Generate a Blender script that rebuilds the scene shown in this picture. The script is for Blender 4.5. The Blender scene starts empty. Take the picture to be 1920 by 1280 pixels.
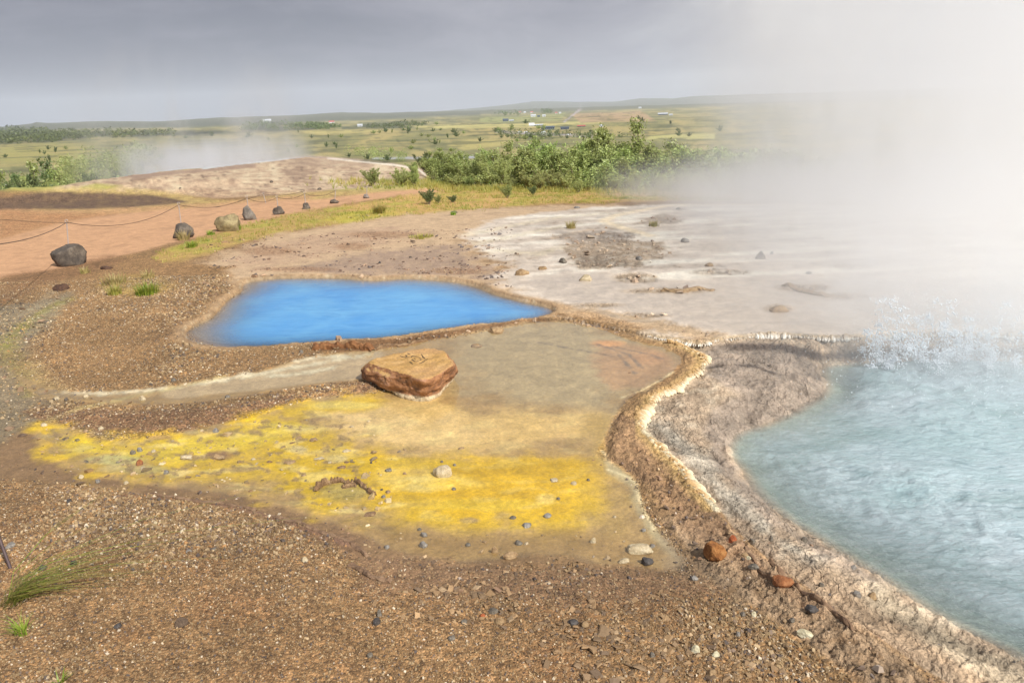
import bpy, math, random
import numpy as np
from mathutils import Vector, Matrix, noise as mnoise
C = bpy.context.scene.collection
R = math.radians
RNG = np.random.default_rng(7)
random.seed(11)

# ------------------------------------------------------------------ camera
H = 1.7                      # eye height over the crust the photographer stands on
FPX = 1493.0                 # focal length in photo pixels (28 mm on full frame)
PITCH = math.atan((640 - 205) / FPX)
ROLL = math.atan(70 / 1920)
_f = np.array([0, math.cos(PITCH), -math.sin(PITCH)])
_r0 = np.array([1.0, 0, 0]); _u0 = np.cross(_r0, _f)
RIGHT = math.cos(ROLL) * _r0 - math.sin(ROLL) * _u0   # horizon falls to the left of the photo
UP = math.sin(ROLL) * _r0 + math.cos(ROLL) * _u0
CAM = np.array([0, 0, H])

def ray(px, py):
    d = _f + RIGHT * ((px - 960) / FPX) + UP * ((640 - py) / FPX)
    return d
def project(x, y, z):
    X = x - CAM[0]; Y = y - CAM[1]; Z = z - CAM[2]
    w = X * _f[0] + Y * _f[1] + Z * _f[2]
    w = np.maximum(w, 1e-3)
    px = 960 + FPX * (X * RIGHT[0] + Y * RIGHT[1] + Z * RIGHT[2]) / w
    py = 640 - FPX * (X * UP[0] + Y * UP[1] + Z * UP[2]) / w
    return px, py
def unproj(px, py, z=0.0):
    px = np.asarray(px, float); py = np.asarray(py, float)
    a = (px - 960) / FPX; b = (640 - py) / FPX
    dx = _f[0] + RIGHT[0] * a + UP[0] * b
    dy = _f[1] + RIGHT[1] * a + UP[1] * b
    dz = _f[2] + RIGHT[2] * a + UP[2] * b
    t = (z - H) / np.minimum(dz, -1e-4)
    return dx * t, dy * t

cd = bpy.data.cameras.new('camera'); cam = bpy.data.objects.new('camera', cd); C.objects.link(cam)
cd.sensor_width = 36; cd.lens = 28 * 1493.0 / 1493.33
cd.clip_start = 0.05; cd.clip_end = 60000
M = Matrix(((RIGHT[0], UP[0], -_f[0], 0), (RIGHT[1], UP[1], -_f[1], 0), (RIGHT[2], UP[2], -_f[2], H), (0, 0, 0, 1)))
cam.matrix_world = M
bpy.context.scene.camera = cam

# ------------------------------------------------------------------ numpy noise
def _hash(ix, iy, seed):
    h = (ix.astype(np.int64) * 374761393 + iy.astype(np.int64) * 668265263 + seed * 1442695041) & 0xffffffff
    h = ((h ^ (h >> 13)) * 1274126177) & 0xffffffff
    h = (h ^ (h >> 16)) & 0xffffffff
    return h
_GA = np.arange(256) * (2 * math.pi / 256); _GX = np.cos(_GA); _GY = np.sin(_GA)
def perlin(x, y, seed=0):
    x0 = np.floor(x); y0 = np.floor(y); fx = x - x0; fy = y - y0
    u = fx * fx * fx * (fx * (fx * 6 - 15) + 10); v = fy * fy * fy * (fy * (fy * 6 - 15) + 10)
    def g(ix, iy, dx, dy):
        k = _hash(ix, iy, seed) & 255
        return _GX[k] * dx + _GY[k] * dy
    a = g(x0, y0, fx, fy); b = g(x0 + 1, y0, fx - 1, fy)
    c = g(x0, y0 + 1, fx, fy - 1); d = g(x0 + 1, y0 + 1, fx - 1, fy - 1)
    return ((a + (b - a) * u) * (1 - v) + (c + (d - c) * u) * v) * 1.5
def fbm(x, y, freq, octv=4, seed=0, gain=0.5, ridged=False):
    s = 0; amp = 1; tot = 0
    for o in range(octv):
        n = perlin(x * freq, y * freq, seed + o * 17)
        if ridged: n = 1 - 2 * np.abs(n)
        s = s + n * amp; tot += amp; amp *= gain; freq *= 2.03
    return s / tot
def sm(a, b, x):
    t = np.clip((x - a) / (b - a), 0, 1); return t * t * (3 - 2 * t)
def lin(c):
    c = np.asarray(c, float) / 255
    return np.where(c <= 0.04045, c / 12.92, ((c + 0.055) / 1.055) ** 2.4)

# ------------------------------------------------------------------ big terrain shape
CREST = np.array([  # photo x, crest line y, ground distance of the crest
 (-1500, 420, 22), (-600, 395, 24), (-200, 382, 26), (0, 366, 30), (60, 356, 33), (100, 349, 36), (180, 336, 42), (250, 327, 46), (400, 314, 52), (480, 304, 54),
 (545, 298, 55), (575, 295, 55), (610, 297, 55), (680, 303, 54), (740, 310, 50), (790, 320, 44), (815, 340, 34), (850, 350, 27),
 (960, 352, 24), (1100, 358, 21), (1350, 365, 20), (1920, 378, 19), (2600, 420, 18), (3500, 460, 18)], float)
_cr = []
for px, py, d in CREST:
    r = ray(px, py); hd = math.hypot(r[0], r[1])
    _cr.append((math.atan2(r[0], r[1]), H + r[2] / hd * d, d))
_cr = np.array(_cr)
VALLEY = -14.0
def hills(x, y, d, az):
    h = 0
    # low wooded hills at the left, table mountains in the middle and right
    def ridge(pts, dist, wid):
        azs = []; hs = []
        for px, py in pts:
            r = ray(px, py); azs.append(math.atan2(r[0], r[1])); hs.append(H + r[2] / math.hypot(r[0], r[1]) * dist - VALLEY)
        top = np.interp(az, azs, hs)
        top = top + fbm(az * 40, az * 0 + dist, 1.0, 3, 5) * dist * 0.0006
        return np.maximum(top, 0) * sm(dist - wid, dist, d) * (1 - sm(dist, dist + wid * 2.2, d))
    a = ridge([(-900, 262), (-300, 246), (0, 238), (60, 232), (68, 229), (90, 231), (190, 227), (300, 228), (400, 221), (560, 216), (640, 210.5), (700, 212), (900, 207), (1200, 198), (1500, 190), (1920, 172), (2500, 150)], 4200, 1500)
    b = ridge([(-300, 300), (640, 240), (800, 210), (900, 200), (960, 193), (1000, 186), (1080, 188), (1150, 189), (1200, 181), (1260, 182), (1300, 177), (1450, 172), (1560, 170), (1700, 165), (1920, 158), (2600, 130)], 8200, 1500)
    return np.maximum(a, b)
def zbase(x, y):
    d = np.hypot(x, y); az = np.arctan2(x, y)
    zc = np.interp(az, _cr[:, 0], _cr[:, 1]); dc = np.interp(az, _cr[:, 0], _cr[:, 2])
    t = np.clip((d - 11) / (dc - 11), 0, 1)
    z = zc * t * t * (2 - t) ** 0.5
    out = d - dc
    slope = 1 - np.exp(-np.maximum(out, 0) / 26)
    z = np.where(out > 0, zc + (VALLEY - zc) * slope, z)
    # a low dark clay bank across the left path
    r1 = ray(170, 374); s1 = 24.0
    bx = r1[0] / math.hypot(r1[0], r1[1]) * s1; by = r1[1] / math.hypot(r1[0], r1[1]) * s1
    u = (x - bx) * 0.93 + (y - by) * 0.36; v = -(x - bx) * 0.36 + (y - by) * 0.93
    z = z + (0.34 + 0.16 * fbm(x, y, 0.9, 4, 35)) * np.exp(-(u / 4.6) ** 4) * sm(-1.3, 0.35, v + 0.5 * fbm(x, y, 0.5, 3, 36)) * (1 - sm(0.5, 4.0, v))
    # gentle swell of the sinter mound
    md = np.exp(-((d - 44) / 9) ** 2) * sm(-0.62, -0.45, az) * (1 - sm(-0.16, -0.06, az))
    z = z + md * 0.22 * (out < 0) * fbm(x, y, 0.12, 4, 33)
    z = z + np.where(d > 300, hills(x, y, d, az), 0)
    z = z + sm(70, 300, d) * fbm(x, y, 0.006, 3, 9) * 1.2 * (1 - sm(1500, 3000, d))
    return z
# ------------------------------------------------------------------ zone maps on the ground (where crust, pool, gravel, grass lie)
X0, X1, Y0, Y1, ST = -420, 2340, 168, 1500, 2
gx = np.arange(X0, X1, ST, dtype=float); gy = np.arange(Y0, Y1, ST, dtype=float)
PX, PY = np.meshgrid(gx, gy)
HOR = 240 - PX * 70 / 1920
WX, WY = unproj(PX, np.maximum(PY, HOR + 14), 0.0)
NW = fbm(WX, WY, 3.0, 5, 1); NW2 = fbm(WX, WY, 9.0, 4, 2); NW3 = fbm(WX, WY, 30.0, 3, 3)
NP = fbm(PX, PY * 3.2, 0.012, 5, 21); NP2 = fbm(PX, PY * 4, 0.05, 4, 22)

def sdf(pts, z=0.0, pixel=False, closed=True):
    """signed distance (inside > 0) to a zone outline, in metres on the ground (or in picture units for far fields)"""
    pts = np.asarray(pts, float)
    if pixel: qx, qy, AX, AY = pts[:, 0], pts[:, 1], PX, PY
    else:
        qx, qy = unproj(pts[:, 0], pts[:, 1], z); AX, AY = WX, WY
    n = len(qx); best = np.full(AX.shape, 1e9); ins = np.zeros(AX.shape, bool)
    for i in range(n if closed else n - 1):
        x1, y1 = qx[i], qy[i]; x2, y2 = qx[(i + 1) % n], qy[(i + 1) % n]
        dx, dy = x2 - x1, y2 - y1; L = dx * dx + dy * dy + 1e-12
        t = np.clip(((AX - x1) * dx + (AY - y1) * dy) / L, 0, 1)
        ex = AX - x1 - t * dx; ey = AY - y1 - t * dy
        np.minimum(best, ex * ex + ey * ey, out=best)
        if closed and dy != 0:
            c = ((y1 > AY) != (y2 > AY)) & (AX < dx * (AY - y1) / dy + x1)
            ins ^= c
    best = np.sqrt(best)
    return np.where(ins, best, -best) if closed else best
def smooth_pts(pts, k=4, closed=True):
    p = np.asarray(pts, float); n = len(p); out = []
    rng = range(n) if closed else range(n - 1)
    for i in rng:
        if closed: a, b, c, d = p[i - 1], p[i], p[(i + 1) % n], p[(i + 2) % n]
        else: a, b, c, d = p[max(i - 1, 0)], p[i], p[i + 1], p[min(i + 2, n - 1)]
        for j in range(k):
            t = j / k
            out.append(0.5 * (2 * b + (c - a) * t + (2 * a - 5 * b + 4 * c - d) * t * t + (3 * b - a - 3 * c + d) * t ** 3))
    if not closed: out.append(p[-1])
    return np.array(out)

BLUE = smooth_pts([(347,630),(357,614),(395,597),(413,577),(430,560),(452,547),(458,531),(500,524),(560,521),(640,522),(700,526),(750,523),(800,524),(860,530),(900,541),(930,553),(980,566),(1028,577),(1036,586),(1012,597),(940,607),(880,614),(800,625),(720,636),(640,641),(590,644),(520,649),(440,654),(400,653),(368,646)], 3)
YEL = [(1045,604),(1090,609),(1130,618),(1180,638),(1240,650),(1272,662),(1277,678),(1258,700),(1215,725),(1183,740),(1163,765),(1148,790),(1138,820),(1122,840),(1128,860),(1165,880),(1192,900),(1200,935),(1215,970),(1237,1000),(1268,1030),(1285,1058),(1240,1072),(1180,1058),(1130,1062),(1080,1045),(1000,1040),(940,1050),(860,1055),(800,1050),(720,1025),(640,990),(560,965),(500,945),(400,925),(300,915),(200,900),(120,880),(75,840),(60,805),(110,793),(150,810),(200,828),(280,822),(380,800),(470,780),(540,755),(610,742),(680,735),(715,728),(700,712),(600,722),(500,738),(420,750),(330,760),(220,760),(130,752),(60,740),(30,700),(60,715),(130,735),(220,732),(300,727),(400,710),(480,698),(540,680),(590,668),(650,660),(720,655),(800,640),(860,630),(930,618),(1000,606)]
YEL = smooth_pts(YEL, 2)
OUTER = [(1035,592),(1100,605),(1170,619),(1230,632),(1285,648),(1312,660),(1328,676),(1318,692),(1290,715),(1262,733),(1228,745),(1224,762),(1204,785),(1212,808),(1245,840),(1280,872),(1300,902),(1332,935),(1372,990),(1440,1050),(1530,1115),(1620,1178),(1720,1248),(1820,1310),(1950,1390),(2100,1490)]
RIM = [(1040,590),(1100,602),(1170,617),(1230,632),(1290,643),(1325,645),(1345,638),(1380,634),(1440,629),(1500,631),(1560,635),(1640,632),(1720,628),(1800,628),(1920,632),(2050,640),(2240,680)]
PIT = RIM + [(2900,900),(3300,1600),(2600,1800)] + OUTER[::-1]
WATER = smooth_pts([(1540,690),(1600,680),(1700,675),(1800,675),(1920,680),(2060,700),(2260,740),(2900,960),(3200,1600),(2500,1560),(2150,1370),(1990,1280),(1920,1240),(1830,1198),(1740,1148),(1640,1080),(1560,1030),(1480,980),(1420,930),(1388,882),(1362,852),(1376,815),(1440,792),(1502,762),(1545,732)], 3)
ZB, ZY, ZR = -0.028, -0.006, -0.155
sB = sdf(BLUE, ZB); sY = sdf(YEL, ZY); sP = sdf(PIT, 0.0); sW = sdf(WATER, ZR)
sRim = sdf(RIM, 0.0, closed=False)

# -------- painting ---------------------------------------------------
COL = np.zeros(PX.shape + (3,)); COL[:] = lin((138, 110, 76))
GRV = np.ones(PX.shape) ; WET = np.zeros(PX.shape); ROU = np.full(PX.shape, 0.6); GRN = np.zeros(PX.shape)
FLK = np.zeros(PX.shape)
def put(a, color=None, grv=None, wet=None, rou=None, grn=None, flk=None):
    global COL
    if color is not None: COL += (lin(color) - COL) * a[..., None]
    for arr, v in ((GRV, grv), (WET, wet), (ROU, rou), (GRN, grn), (FLK, flk)):
        if v is not None: arr += (v - arr) * a
def zone(pts, color=None, soft=0.03, amp=0.05, op=1.0, pixel=False, z=0.0, mot=0.0, **k):
    s = sdf(pts, z, pixel)
    n = (NP * 14 if pixel else NW + 0.5 * NW2)
    a = sm(-soft, soft, s + amp * n) * op
    if mot: a = a * np.clip(1 - mot + mot * 2 * sm(-0.35, 0.35, (NP2 if pixel else NW2 + 0.5 * NW)), 0, 1)
    put(a, color, **k); return a
NS = fbm(PX * 0.35 - PY * 0.25, PY * 1.9 + PX * 0.1, 0.03, 5, 24)
def streak(pts, w, color=None, soft=None, amp=0.02, op=1.0, pixel=False, mot=0.0, **k):
    s = w - sdf(pts, 0.0, pixel, closed=False)
    soft = soft or w * 0.6
    n = (NP * 10 if pixel else NW2 + 0.6 * NW3)
    a = sm(-soft, soft, s + amp * n) * op
    if mot: a = a * np.clip(1 - mot + mot * 2 * sm(-0.3, 0.3, NW2 + NW3 * 0.5), 0, 1)
    put(a, color, **k); return a
def blob(cx, cy, rx, ry, color=None, op=1.0, mot=0.0, n=0.35, **k):
    q = np.hypot((PX - cx) / rx, (PY - cy) / ry) + n * (NW2 * 0.6 + NW * 0.7)
    a = (1 - sm(0.55, 1.15, q)) * op
    if mot: a = a * np.clip(1 - mot + mot * 2 * sm(-0.3, 0.3, NW2 + NW3 * 0.5), 0, 1)
    put(a, color, **k); return a

# far valley ---------------------------------------------------------
far = 1 - sm(352, 362, PY)
put(far, (138, 140, 76), grv=0, wet=0, rou=0.5)
put(far * sm(-0.05, 0.3, NP), (122, 126, 70))
put(far * sm(0.0, 0.35, -NP) * 0.8, (172, 160, 88))
put(far * sm(0.1, 0.3, NP2) * 0.55, (98, 106, 62))
nf = far * (1 - sm(22, 34, PY - HOR))          # beyond about a kilometre: bands of fields
band = fbm(PX * 0.16 + 200, (PY + PX * 0.0364) * 6, 0.05, 3, 55)
put(nf * 0.9, (132, 136, 88)); put(nf * sm(0.05, 0.2, band) * 0.8, (168, 162, 100)); put(nf * sm(0.05, 0.2, -band) * 0.7, (112, 122, 78))
put(far * (1 - sm(6, 10, PY - HOR)), (104, 112, 90))
zone([(-400,262),(0,242),(90,246),(160,248),(330,246),(560,240),(600,236),(640,238),(560,246),(450,250),(330,256),(250,256),(170,258),(80,268),(0,272),(-400,290)], (62,74,54), 3, 0.35, pixel=True)
zone([(-400,256),(0,236),(300,230),(560,220),(900,212),(900,216),(600,228),(330,240),(0,243),(-400,262)], (92,102,82), 2, 0.1, pixel=True)
zone([(450,236),(500,228),(560,232),(590,240),(520,246),(450,248)], (70,82,58), 3, 0.3, pixel=True)
zone([(640,238),(760,228),(800,232),(800,240),(640,244)], (84,96,64), 2, 0.3, pixel=True)
zone([(540,246),(720,242),(760,246),(600,252)], (176,170,92), 2, 0.2, pixel=True)
zone([(0,272),(100,270),(210,280),(160,300),(60,306),(0,306)], (150,150,70), 8, 0.5, pixel=True)
zone([(760,236),(1040,231),(1120,226),(1130,231),(1000,238),(800,242)], (184,182,100), 1.5, 0.1, pixel=True)
zone([(900,222),(1020,216),(1060,212),(1050,226),(960,230),(900,229)], (148,158,90), 2, 0.2, pixel=True)
zone([(1070,214),(1200,208),(1230,226),(1090,230)], (172,150,104), 2, 0.2, pixel=True)
zone([(880,262),(960,262),(950,272),(870,280),(840,272)], (170,165,85), 3, 0.4, pixel=True)
zone([(1220,252),(1340,250),(1340,262),(1210,262)], (176,178,96), 2, 0.3, pixel=True)
streak([(1057,229),(1068,221),(1078,213),(1089,205)], 1.3, (176,172,176), 0.6, 0, pixel=True)
streak([(700,297),(760,296),(800,297),(930,294)], 2.0, (172,182,190), 1.2, 0.0, pixel=True, wet=0.8)
streak([(930,247),(1000,251),(1060,253),(1110,256)], 2.2, (150,150,148), 1.2, 0.0, pixel=True)
streak([(745,263),(752,272),(775,278),(800,283)], 1.6, (92,102,56), 1, 0.1, pixel=True)

# plateau: sinter mound, clay bank, path ------------------------------
MOUND = [(95,352),(180,336),(250,326),(400,313),(480,303),(560,294),(600,293),(680,300),(740,307),(800,318),(800,345),(700,352),(620,356),(560,364),(400,372),(330,365),(150,356)]
zone(MOUND, (186,160,134), 2, 0.1, pixel=True, rou=1.0)
st = fbm(PX, PY, 0.02, 4, 41) + fbm(PX * 0.25, PY * 1.6, 0.16, 4, 42) * 1.2
mm = sm(-2, 4, sdf(MOUND, pixel=True))
put(mm * sm(0.0, 0.5, st) * 0.75, (140,114,96)); put(mm * sm(0.1, 0.6, -st) * 0.7, (208,190,160))
put(mm * sm(0.22, 0.5, fbm(PX * 0.3, PY * 1.6, 0.25, 3, 43)) * 0.8, (98,80,66))
zone([(530,306),(560,294),(580,291),(610,294),(650,303),(700,310),(640,314),(560,312)], (160,136,116), 2, 0.3, pixel=True, op=0.5)
zone([(240,330),(400,314),(480,306),(480,314),(330,326),(250,336)], (150,124,108), 2, 0.15, op=0.8, pixel=True)
streak([(615,297),(640,299),(690,304),(745,310),(785,318),(797,328)], 1.2, (226,218,204), 1.6, 0.03, pixel=True)
streak([(380,316),(440,308),(500,302),(540,297)], 1.4, (196,204,210), 1, 0.03, pixel=True)
zone([(100,350),(200,348),(330,362),(430,376),(560,362),(700,352),(860,348),(860,362),(600,382),(400,396),(250,400),(60,400),(60,362)], (182,160,104), 3, 0.3, pixel=True, mot=0.6, op=0.9)
zone([(180,344),(230,348),(200,354),(150,352)], (150,150,62), 3, 0.2, pixel=True, op=0.7)
zone([(-400,400),(0,371),(60,361),(130,360),(210,362),(290,368),(330,374),(375,377),(320,382),(240,390),(150,393),(60,392),(0,394),(-400,430)], (108,88,74), 2, 0.35, pixel=True, rou=1.6, mot=0.25)
zone([(-400,440),(0,393),(150,393),(300,386),(420,378),(470,372),(600,366),(560,378),(330,394),(160,410),(0,452),(-400,520)], (182,146,106), 3, 0.3, pixel=True, mot=0.5)
PATH = [(-420,500),(0,448),(100,420),(200,403),(330,392),(460,380),(600,373),(720,359),(860,350),(870,356),(740,369),(650,382),(540,402),(430,432),(340,452),(230,480),(130,500),(0,522),(-420,600)]
zone(PATH, (188,144,108), 2.5, 0.2, pixel=True, grv=0.05, rou=0.35)
zone([(0,395),(120,400),(220,400),(120,418),(0,450)], (172,130,92), 5, 0.4, pixel=True, mot=0.4)
ao = 1 - sm(3, 9, np.abs(PY - 512 + PX * 0.06)); 
# the grassy strip beside the path and the turf before the shrubs
GRASSY = [(280,486),(300,470),(360,450),(430,432),(530,404),(640,386),(740,370),(860,357),(1000,350),(1180,352),(1400,362),(1400,374),(1180,376),(1040,382),(900,392),(780,402),(660,418),(560,432),(470,450),(400,472),(320,496)]
zone(GRASSY, (172,142,84), 4, 0.5, pixel=True, grv=0.35, rou=0.9, grn=0.55)
zone([(640,386),(760,368),(1000,352),(1400,364),(1340,374),(1000,380),(880,392),(760,402),(680,410)], (186,150,92), 4, 0.3, pixel=True, mot=0.3, grn=0.7)
gn = fbm(WX, WY, 1.6, 4, 61)
put(sm(0.0, 0.3, gn) * sm(-3, 6, sdf(GRASSY, pixel=True)) * 0.75, (160,156,66), grn=1.0)
zone([(600,412),(700,392),(760,400),(660,420)], (176,168,60), 4, 0.3, op=0.6, pixel=True, grn=1.0)

# pale brown sinter flat round the blue pool ---------------------------
zone([(250,560),(330,510),(430,470),(520,440),(640,420),(760,402),(900,392),(1060,384),(1160,382),(1160,410),(960,440),(880,450),(960,520),(1045,580),(900,560),(800,535),(480,535)], (184,156,126), 0.25, 0.35, grv=0.12, rou=0.7)
zone([(420,492),(520,452),(660,430),(760,425),(740,450),(600,480),(480,505)], (172,142,118), 0.2, 0.4, op=0.8, mot=0.4)
zone([(560,500),(700,470),(860,460),(900,500),(960,530),(860,520),(700,515),(600,516)], (150,126,110), 0.2, 0.4, op=0.85, mot=0.3, wet=0.45)
for cx, cy, rx, ry in ((500,470,60,10),(660,462,40,8),(560,505,90,6),(730,440,90,7),(860,508,60,7)):
    blob(cx, cy, rx, ry, (142,110,84), 0.7, 0.5, grv=0.8)
zone([(0,540),(60,520),(120,505),(250,478),(330,492),(430,500),(440,540),(400,575),(345,620),(330,660),(480,660),(560,650),(700,640),(690,655),(560,668),(480,690),(400,702),(300,715),(200,722),(110,700),(50,650),(90,590),(130,545)], (148,117,80), 0.12, 0.2, grv=1.0, rou=0.9)
zone([(300,560),(400,520),(450,525),(420,560),(350,610),(300,640)], (140,108,74), 0.1, 0.2, op=0.6)
zone([(0,515),(110,503),(210,478),(240,490),(140,520),(60,540),(0,570)], (128,96,68), 0.15, 0.25, op=0.7, grv=0.8)
blob(260,535,80,22,(170,150,80),0.6,0.5,grn=0.4)
# grey damp stream on the left edge
zone([(-420,620),(0,575),(90,560),(140,545),(110,590),(60,640),(40,680),(60,730),(110,760),(80,800),(60,860),(0,900),(-420,1000)], (128,114,92), 0.08, 0.15, grv=0.55, wet=0.35)
streak([(130,560),(70,590),(20,630),(10,660),(50,700),(70,735)], 0.07, (138,132,62), 0.06, 0.06, op=0.75, mot=0.6)
streak([(100,545),(60,585),(0,600)], 0.06, (150,136,112), 0.05, 0.06, op=0.6)
streak([(60,680),(90,720),(130,745)], 0.06, (172,148,104), 0.05, 0.05, op=0.6, mot=0.5)
for k in range(3):
    streak([(-30,590+k*18),(60,580+k*22),(120,558+k*10)], 0.03, (172,160,130), 0.03, 0.04, op=0.5, mot=0.8)
# far terrace: wet grey pink flat with white mineral runs ---------------
TERR = [(868,440),(930,410),(1020,398),(1130,388),(1250,382),(1500,383),(1900,392),(2340,410),(2340,700),(1640,634),(1440,630),(1330,640),(1230,625),(1160,600),(1050,575),(975,555),(930,520),(960,500),(900,470)]
zone(TERR, (206,190,176), 0.12, 0.25, grv=0.0, wet=0.6, rou=0.35)
fl = fbm(WX * 0.55 - WY * 0.25, WY * 1.6, 1.6, 5, 71)
tm = sm(-0.1, 0.3, sdf(TERR)) * (1 - sm(500, 560, PY))
put(tm * sm(-0.05, 0.35, fl) * 0.8, (238,230,216)); put(tm * sm(0.02, 0.3, -fl) * 0.5, (170,152,134))
put(tm * sm(0.12, 0.3, fbm(WX, WY, 5.0, 4, 72)) * sm(-0.2, 0.3, -fl) * 0.8, (156,136,118), rou=1.0)
for pts in ([(880,440),(950,425),(1040,408),(1130,400)], [(900,455),(1000,435),(1080,420)], [(930,470),(1010,476),(1060,462)]):
    streak(pts, 0.10, (216,200,170), 0.1, 0.12, op=0.6, mot=0.5)
streak([(1500,384),(1330,384),(1250,386),(1160,402),(1130,414),(1170,428),(1220,442)], 0.09, (236,214,180), 0.08, 0.05, op=0.8)
streak([(1110,430),(1060,440),(1040,446)], 0.06, (230,196,158), 0.06, 0.05, op=0.6)
zone([(1060,458),(1130,448),(1240,455),(1248,480),(1200,500),(1120,508),(1070,495)], (178,156,134), 0.08, 0.25, mot=0.35, wet=0.2, rou=1.6)
zone([(1040,440),(1130,432),(1200,440),(1150,455),(1060,455)], (166,148,132), 0.08, 0.25, mot=0.6, rou=1.4)
zone([(1220,405),(1260,400),(1280,415),(1230,425),(1200,418)], (170,150,132), 0.08, 0.2, mot=0.5, rou=1.2)
zone([(970,530),(1060,508),(1160,520),(1300,530),(1600,520),(1900,540),(1900,600),(1640,622),(1400,626),(1280,610),(1160,585),(1060,565)], (188,172,158), 0.12, 0.2, wet=0.85, rou=0.12)
for cx, cy, rx, ry in ((1190,520,46,12),(1250,545,90,6),(1460,578,36,9),(1510,540,60,8),(1580,555,50,9),(1200,592,60,6),(1120,572,60,5),(1350,510,60,7),(1600,500,50,6)):
    blob(cx, cy, rx, ry, (166,142,116), 0.85, 0.6, wet=0.1, rou=2.0)
streak([(1005,570),(1060,580),(1120,588),(1200,604),(1320,628)], 0.14, (186,156,122), 0.08, 0.1, op=0.9, wet=0.1, rou=1.2)
streak([(1120,583),(1180,600),(1215,602)], 0.05, (166,146,124), 0.04, 0.03, op=0.8, wet=0.8, rou=0.1)
# tan lip between blue pool and terrace, and round the pool
put(sm(-0.17, -0.02, sB + 0.05 * NW2) * (sB < 0.02) * (1 - sm(-0.0, 0.03, sB)), (178,146,110), grv=0.1, rou=1.1)
put((1 - sm(0.0, 0.05, np.abs(sB + 0.02))) * 0.8, (150,120,88), wet=0.5)
put((1 - sm(0.0, 0.016, np.abs(sB + 0.012 + 0.01 * NW2))) * 0.8 * sm(-0.1, 0.3, NW2 + 0.5 * NW), (206,188,158))
put(sm(0.0, 0.1, sB), (150,128,100), grv=0, wet=1, rou=0.4)
zone([(580,655),(640,640),(720,636),(840,620),(930,606),(1010,596),(1045,600),(900,618),(830,634),(720,652),(650,664)], (136,100,66), 0.03, 0.08, grv=0.3, rou=1.8)
put(sm(-0.02, 0.03, sY) * 0, None)

# damp mud and shallow water of the yellow pool -------------------------
zone([(-420,900),(0,830),(60,800),(200,835),(400,802),(600,745),(700,720),(760,760),(1100,1000),(1260,1080),(1180,1075),(1000,1062),(860,1085),(760,1100),(680,1060),(620,1015),(540,985),(430,952),(300,935),(150,915),(40,905),(-420,1000)], (130,103,74), 0.05, 0.12, grv=0.12, wet=0.45, rou=0.5)
zone([(560,985),(680,1010),(700,1060),(640,1040),(540,1000)], (120,92,70), 0.05, 0.1, grv=0.3, wet=0.3, rou=1.2, op=0.7)
inY = sm(-0.02, 0.03, sY + 0.02 * NW2)
put(inY, (162,132,88), grv=0.0, wet=0.7, rou=0.25)
# gravel tongue between the two arms
zone([(38,772),(80,762),(160,768),(300,770),(440,758),(560,735),(640,722),(700,712),(745,728),(700,738),(600,745),(530,760),(450,785),(380,803),(300,815),(220,818),(150,800),(80,785)], (132,102,76), 0.03, 0.06, grv=1.0, wet=0.0, rou=1.0)
zone([(140,800),(260,822),(390,806),(300,830),(200,832)], (132,118,100), 0.04, 0.05, op=0.8, wet=0.4)
zone([(720,655),(640,664),(590,670),(540,684),(480,700),(400,712),(300,732),(330,748),(450,736),(560,722),(660,712),(690,690),(720,668)], (180,156,124), 0.03, 0.06, grv=0, wet=0.4, rou=0.35)
for pts in ([(690,665),(620,676),(540,690),(460,708)],[(620,690),(560,700),(500,706)],[(460,700),(420,712),(340,724)],[(300,730),(200,738),(120,736)],[(560,676),(600,668),(650,668)]):
    streak(pts, 0.035, (216,206,182), 0.03, 0.05, op=0.7, mot=0.4)
streak([(420,705),(350,722),(230,748),(150,765),(100,785)], 0.03, (190,172,120), 0.03, 0.04, op=0.6, mot=0.5)
streak([(120,745),(60,720),(20,660)], 0.10, (148,124,88), 0.08, 0.06, op=0.5)
# colours of the pool floor
zone([(860,635),(930,618),(1000,607),(1050,606),(1130,622),(1180,642),(1200,700),(1150,770),(1000,760),(860,740),(840,680)], (170,150,116), 0.2, 0.3, op=0.9)
zone([(1120,640),(1180,645),(1240,655),(1272,670),(1255,698),(1200,722),(1150,730),(1110,690)], (176,134,96), 0.06, 0.12, op=0.75)
blob(1140,644,36,7,(222,158,98),0.7); blob(1215,672,40,14,(192,142,98),0.6,0.4)
for pts in ([(1120,645),(1180,665),(1205,690)],[(1150,650),(1200,660),(1240,672)],[(1160,665),(1190,700)],[(1000,640),(1080,655),(1150,668)]):
    streak(pts, 0.012, (110,96,84), 0.01, 0.02, op=0.75, mot=0.5)
zone([(600,745),(720,742),(850,760),(1000,770),(1110,780),(1120,830),(1060,830),(920,850),(800,860),(700,840),(640,800)], (208,174,112), 0.2, 0.3, op=0.95)
zone([(590,800),(640,760),(740,752),(860,790),(860,840),(760,840),(660,820)], (218,186,130), 0.15, 0.25, op=0.75)
Yb = (206,176,44)
zone([(90,800),(150,812),(200,828),(300,822),(400,802),(500,775),(560,752),(640,742),(720,738),(690,752),(620,768),(560,790),(640,830),(720,850),(800,872),(900,862),(1000,856),(1100,862),(1130,880),(1140,930),(1120,970),(1040,990),(940,996),(850,994),(760,980),(700,960),(600,945),(500,920),(420,900),(300,892),(190,876),(120,850)], (206,172,40), 0.14, 0.30, op=0.92, mot=0.2, wet=0.6)
zone([(680,850),(760,868),(900,868),(1050,850),(1140,870),(1120,920),(1060,960),(960,975),(860,960),(760,940),(700,900)], (206,164,8), 0.22, 0.25, op=0.92)
zone([(500,850),(600,840),(700,862),(720,900),(640,930),(560,915),(500,890)], (198,164,22), 0.09, 0.2, op=0.85, mot=0.35)
zone([(120,815),(200,838),(300,836),(420,815),(520,790),(560,800),(480,838),(360,862),(240,868),(150,850)], (214,188,60), 0.06, 0.14, op=0.8, mot=0.3)
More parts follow.
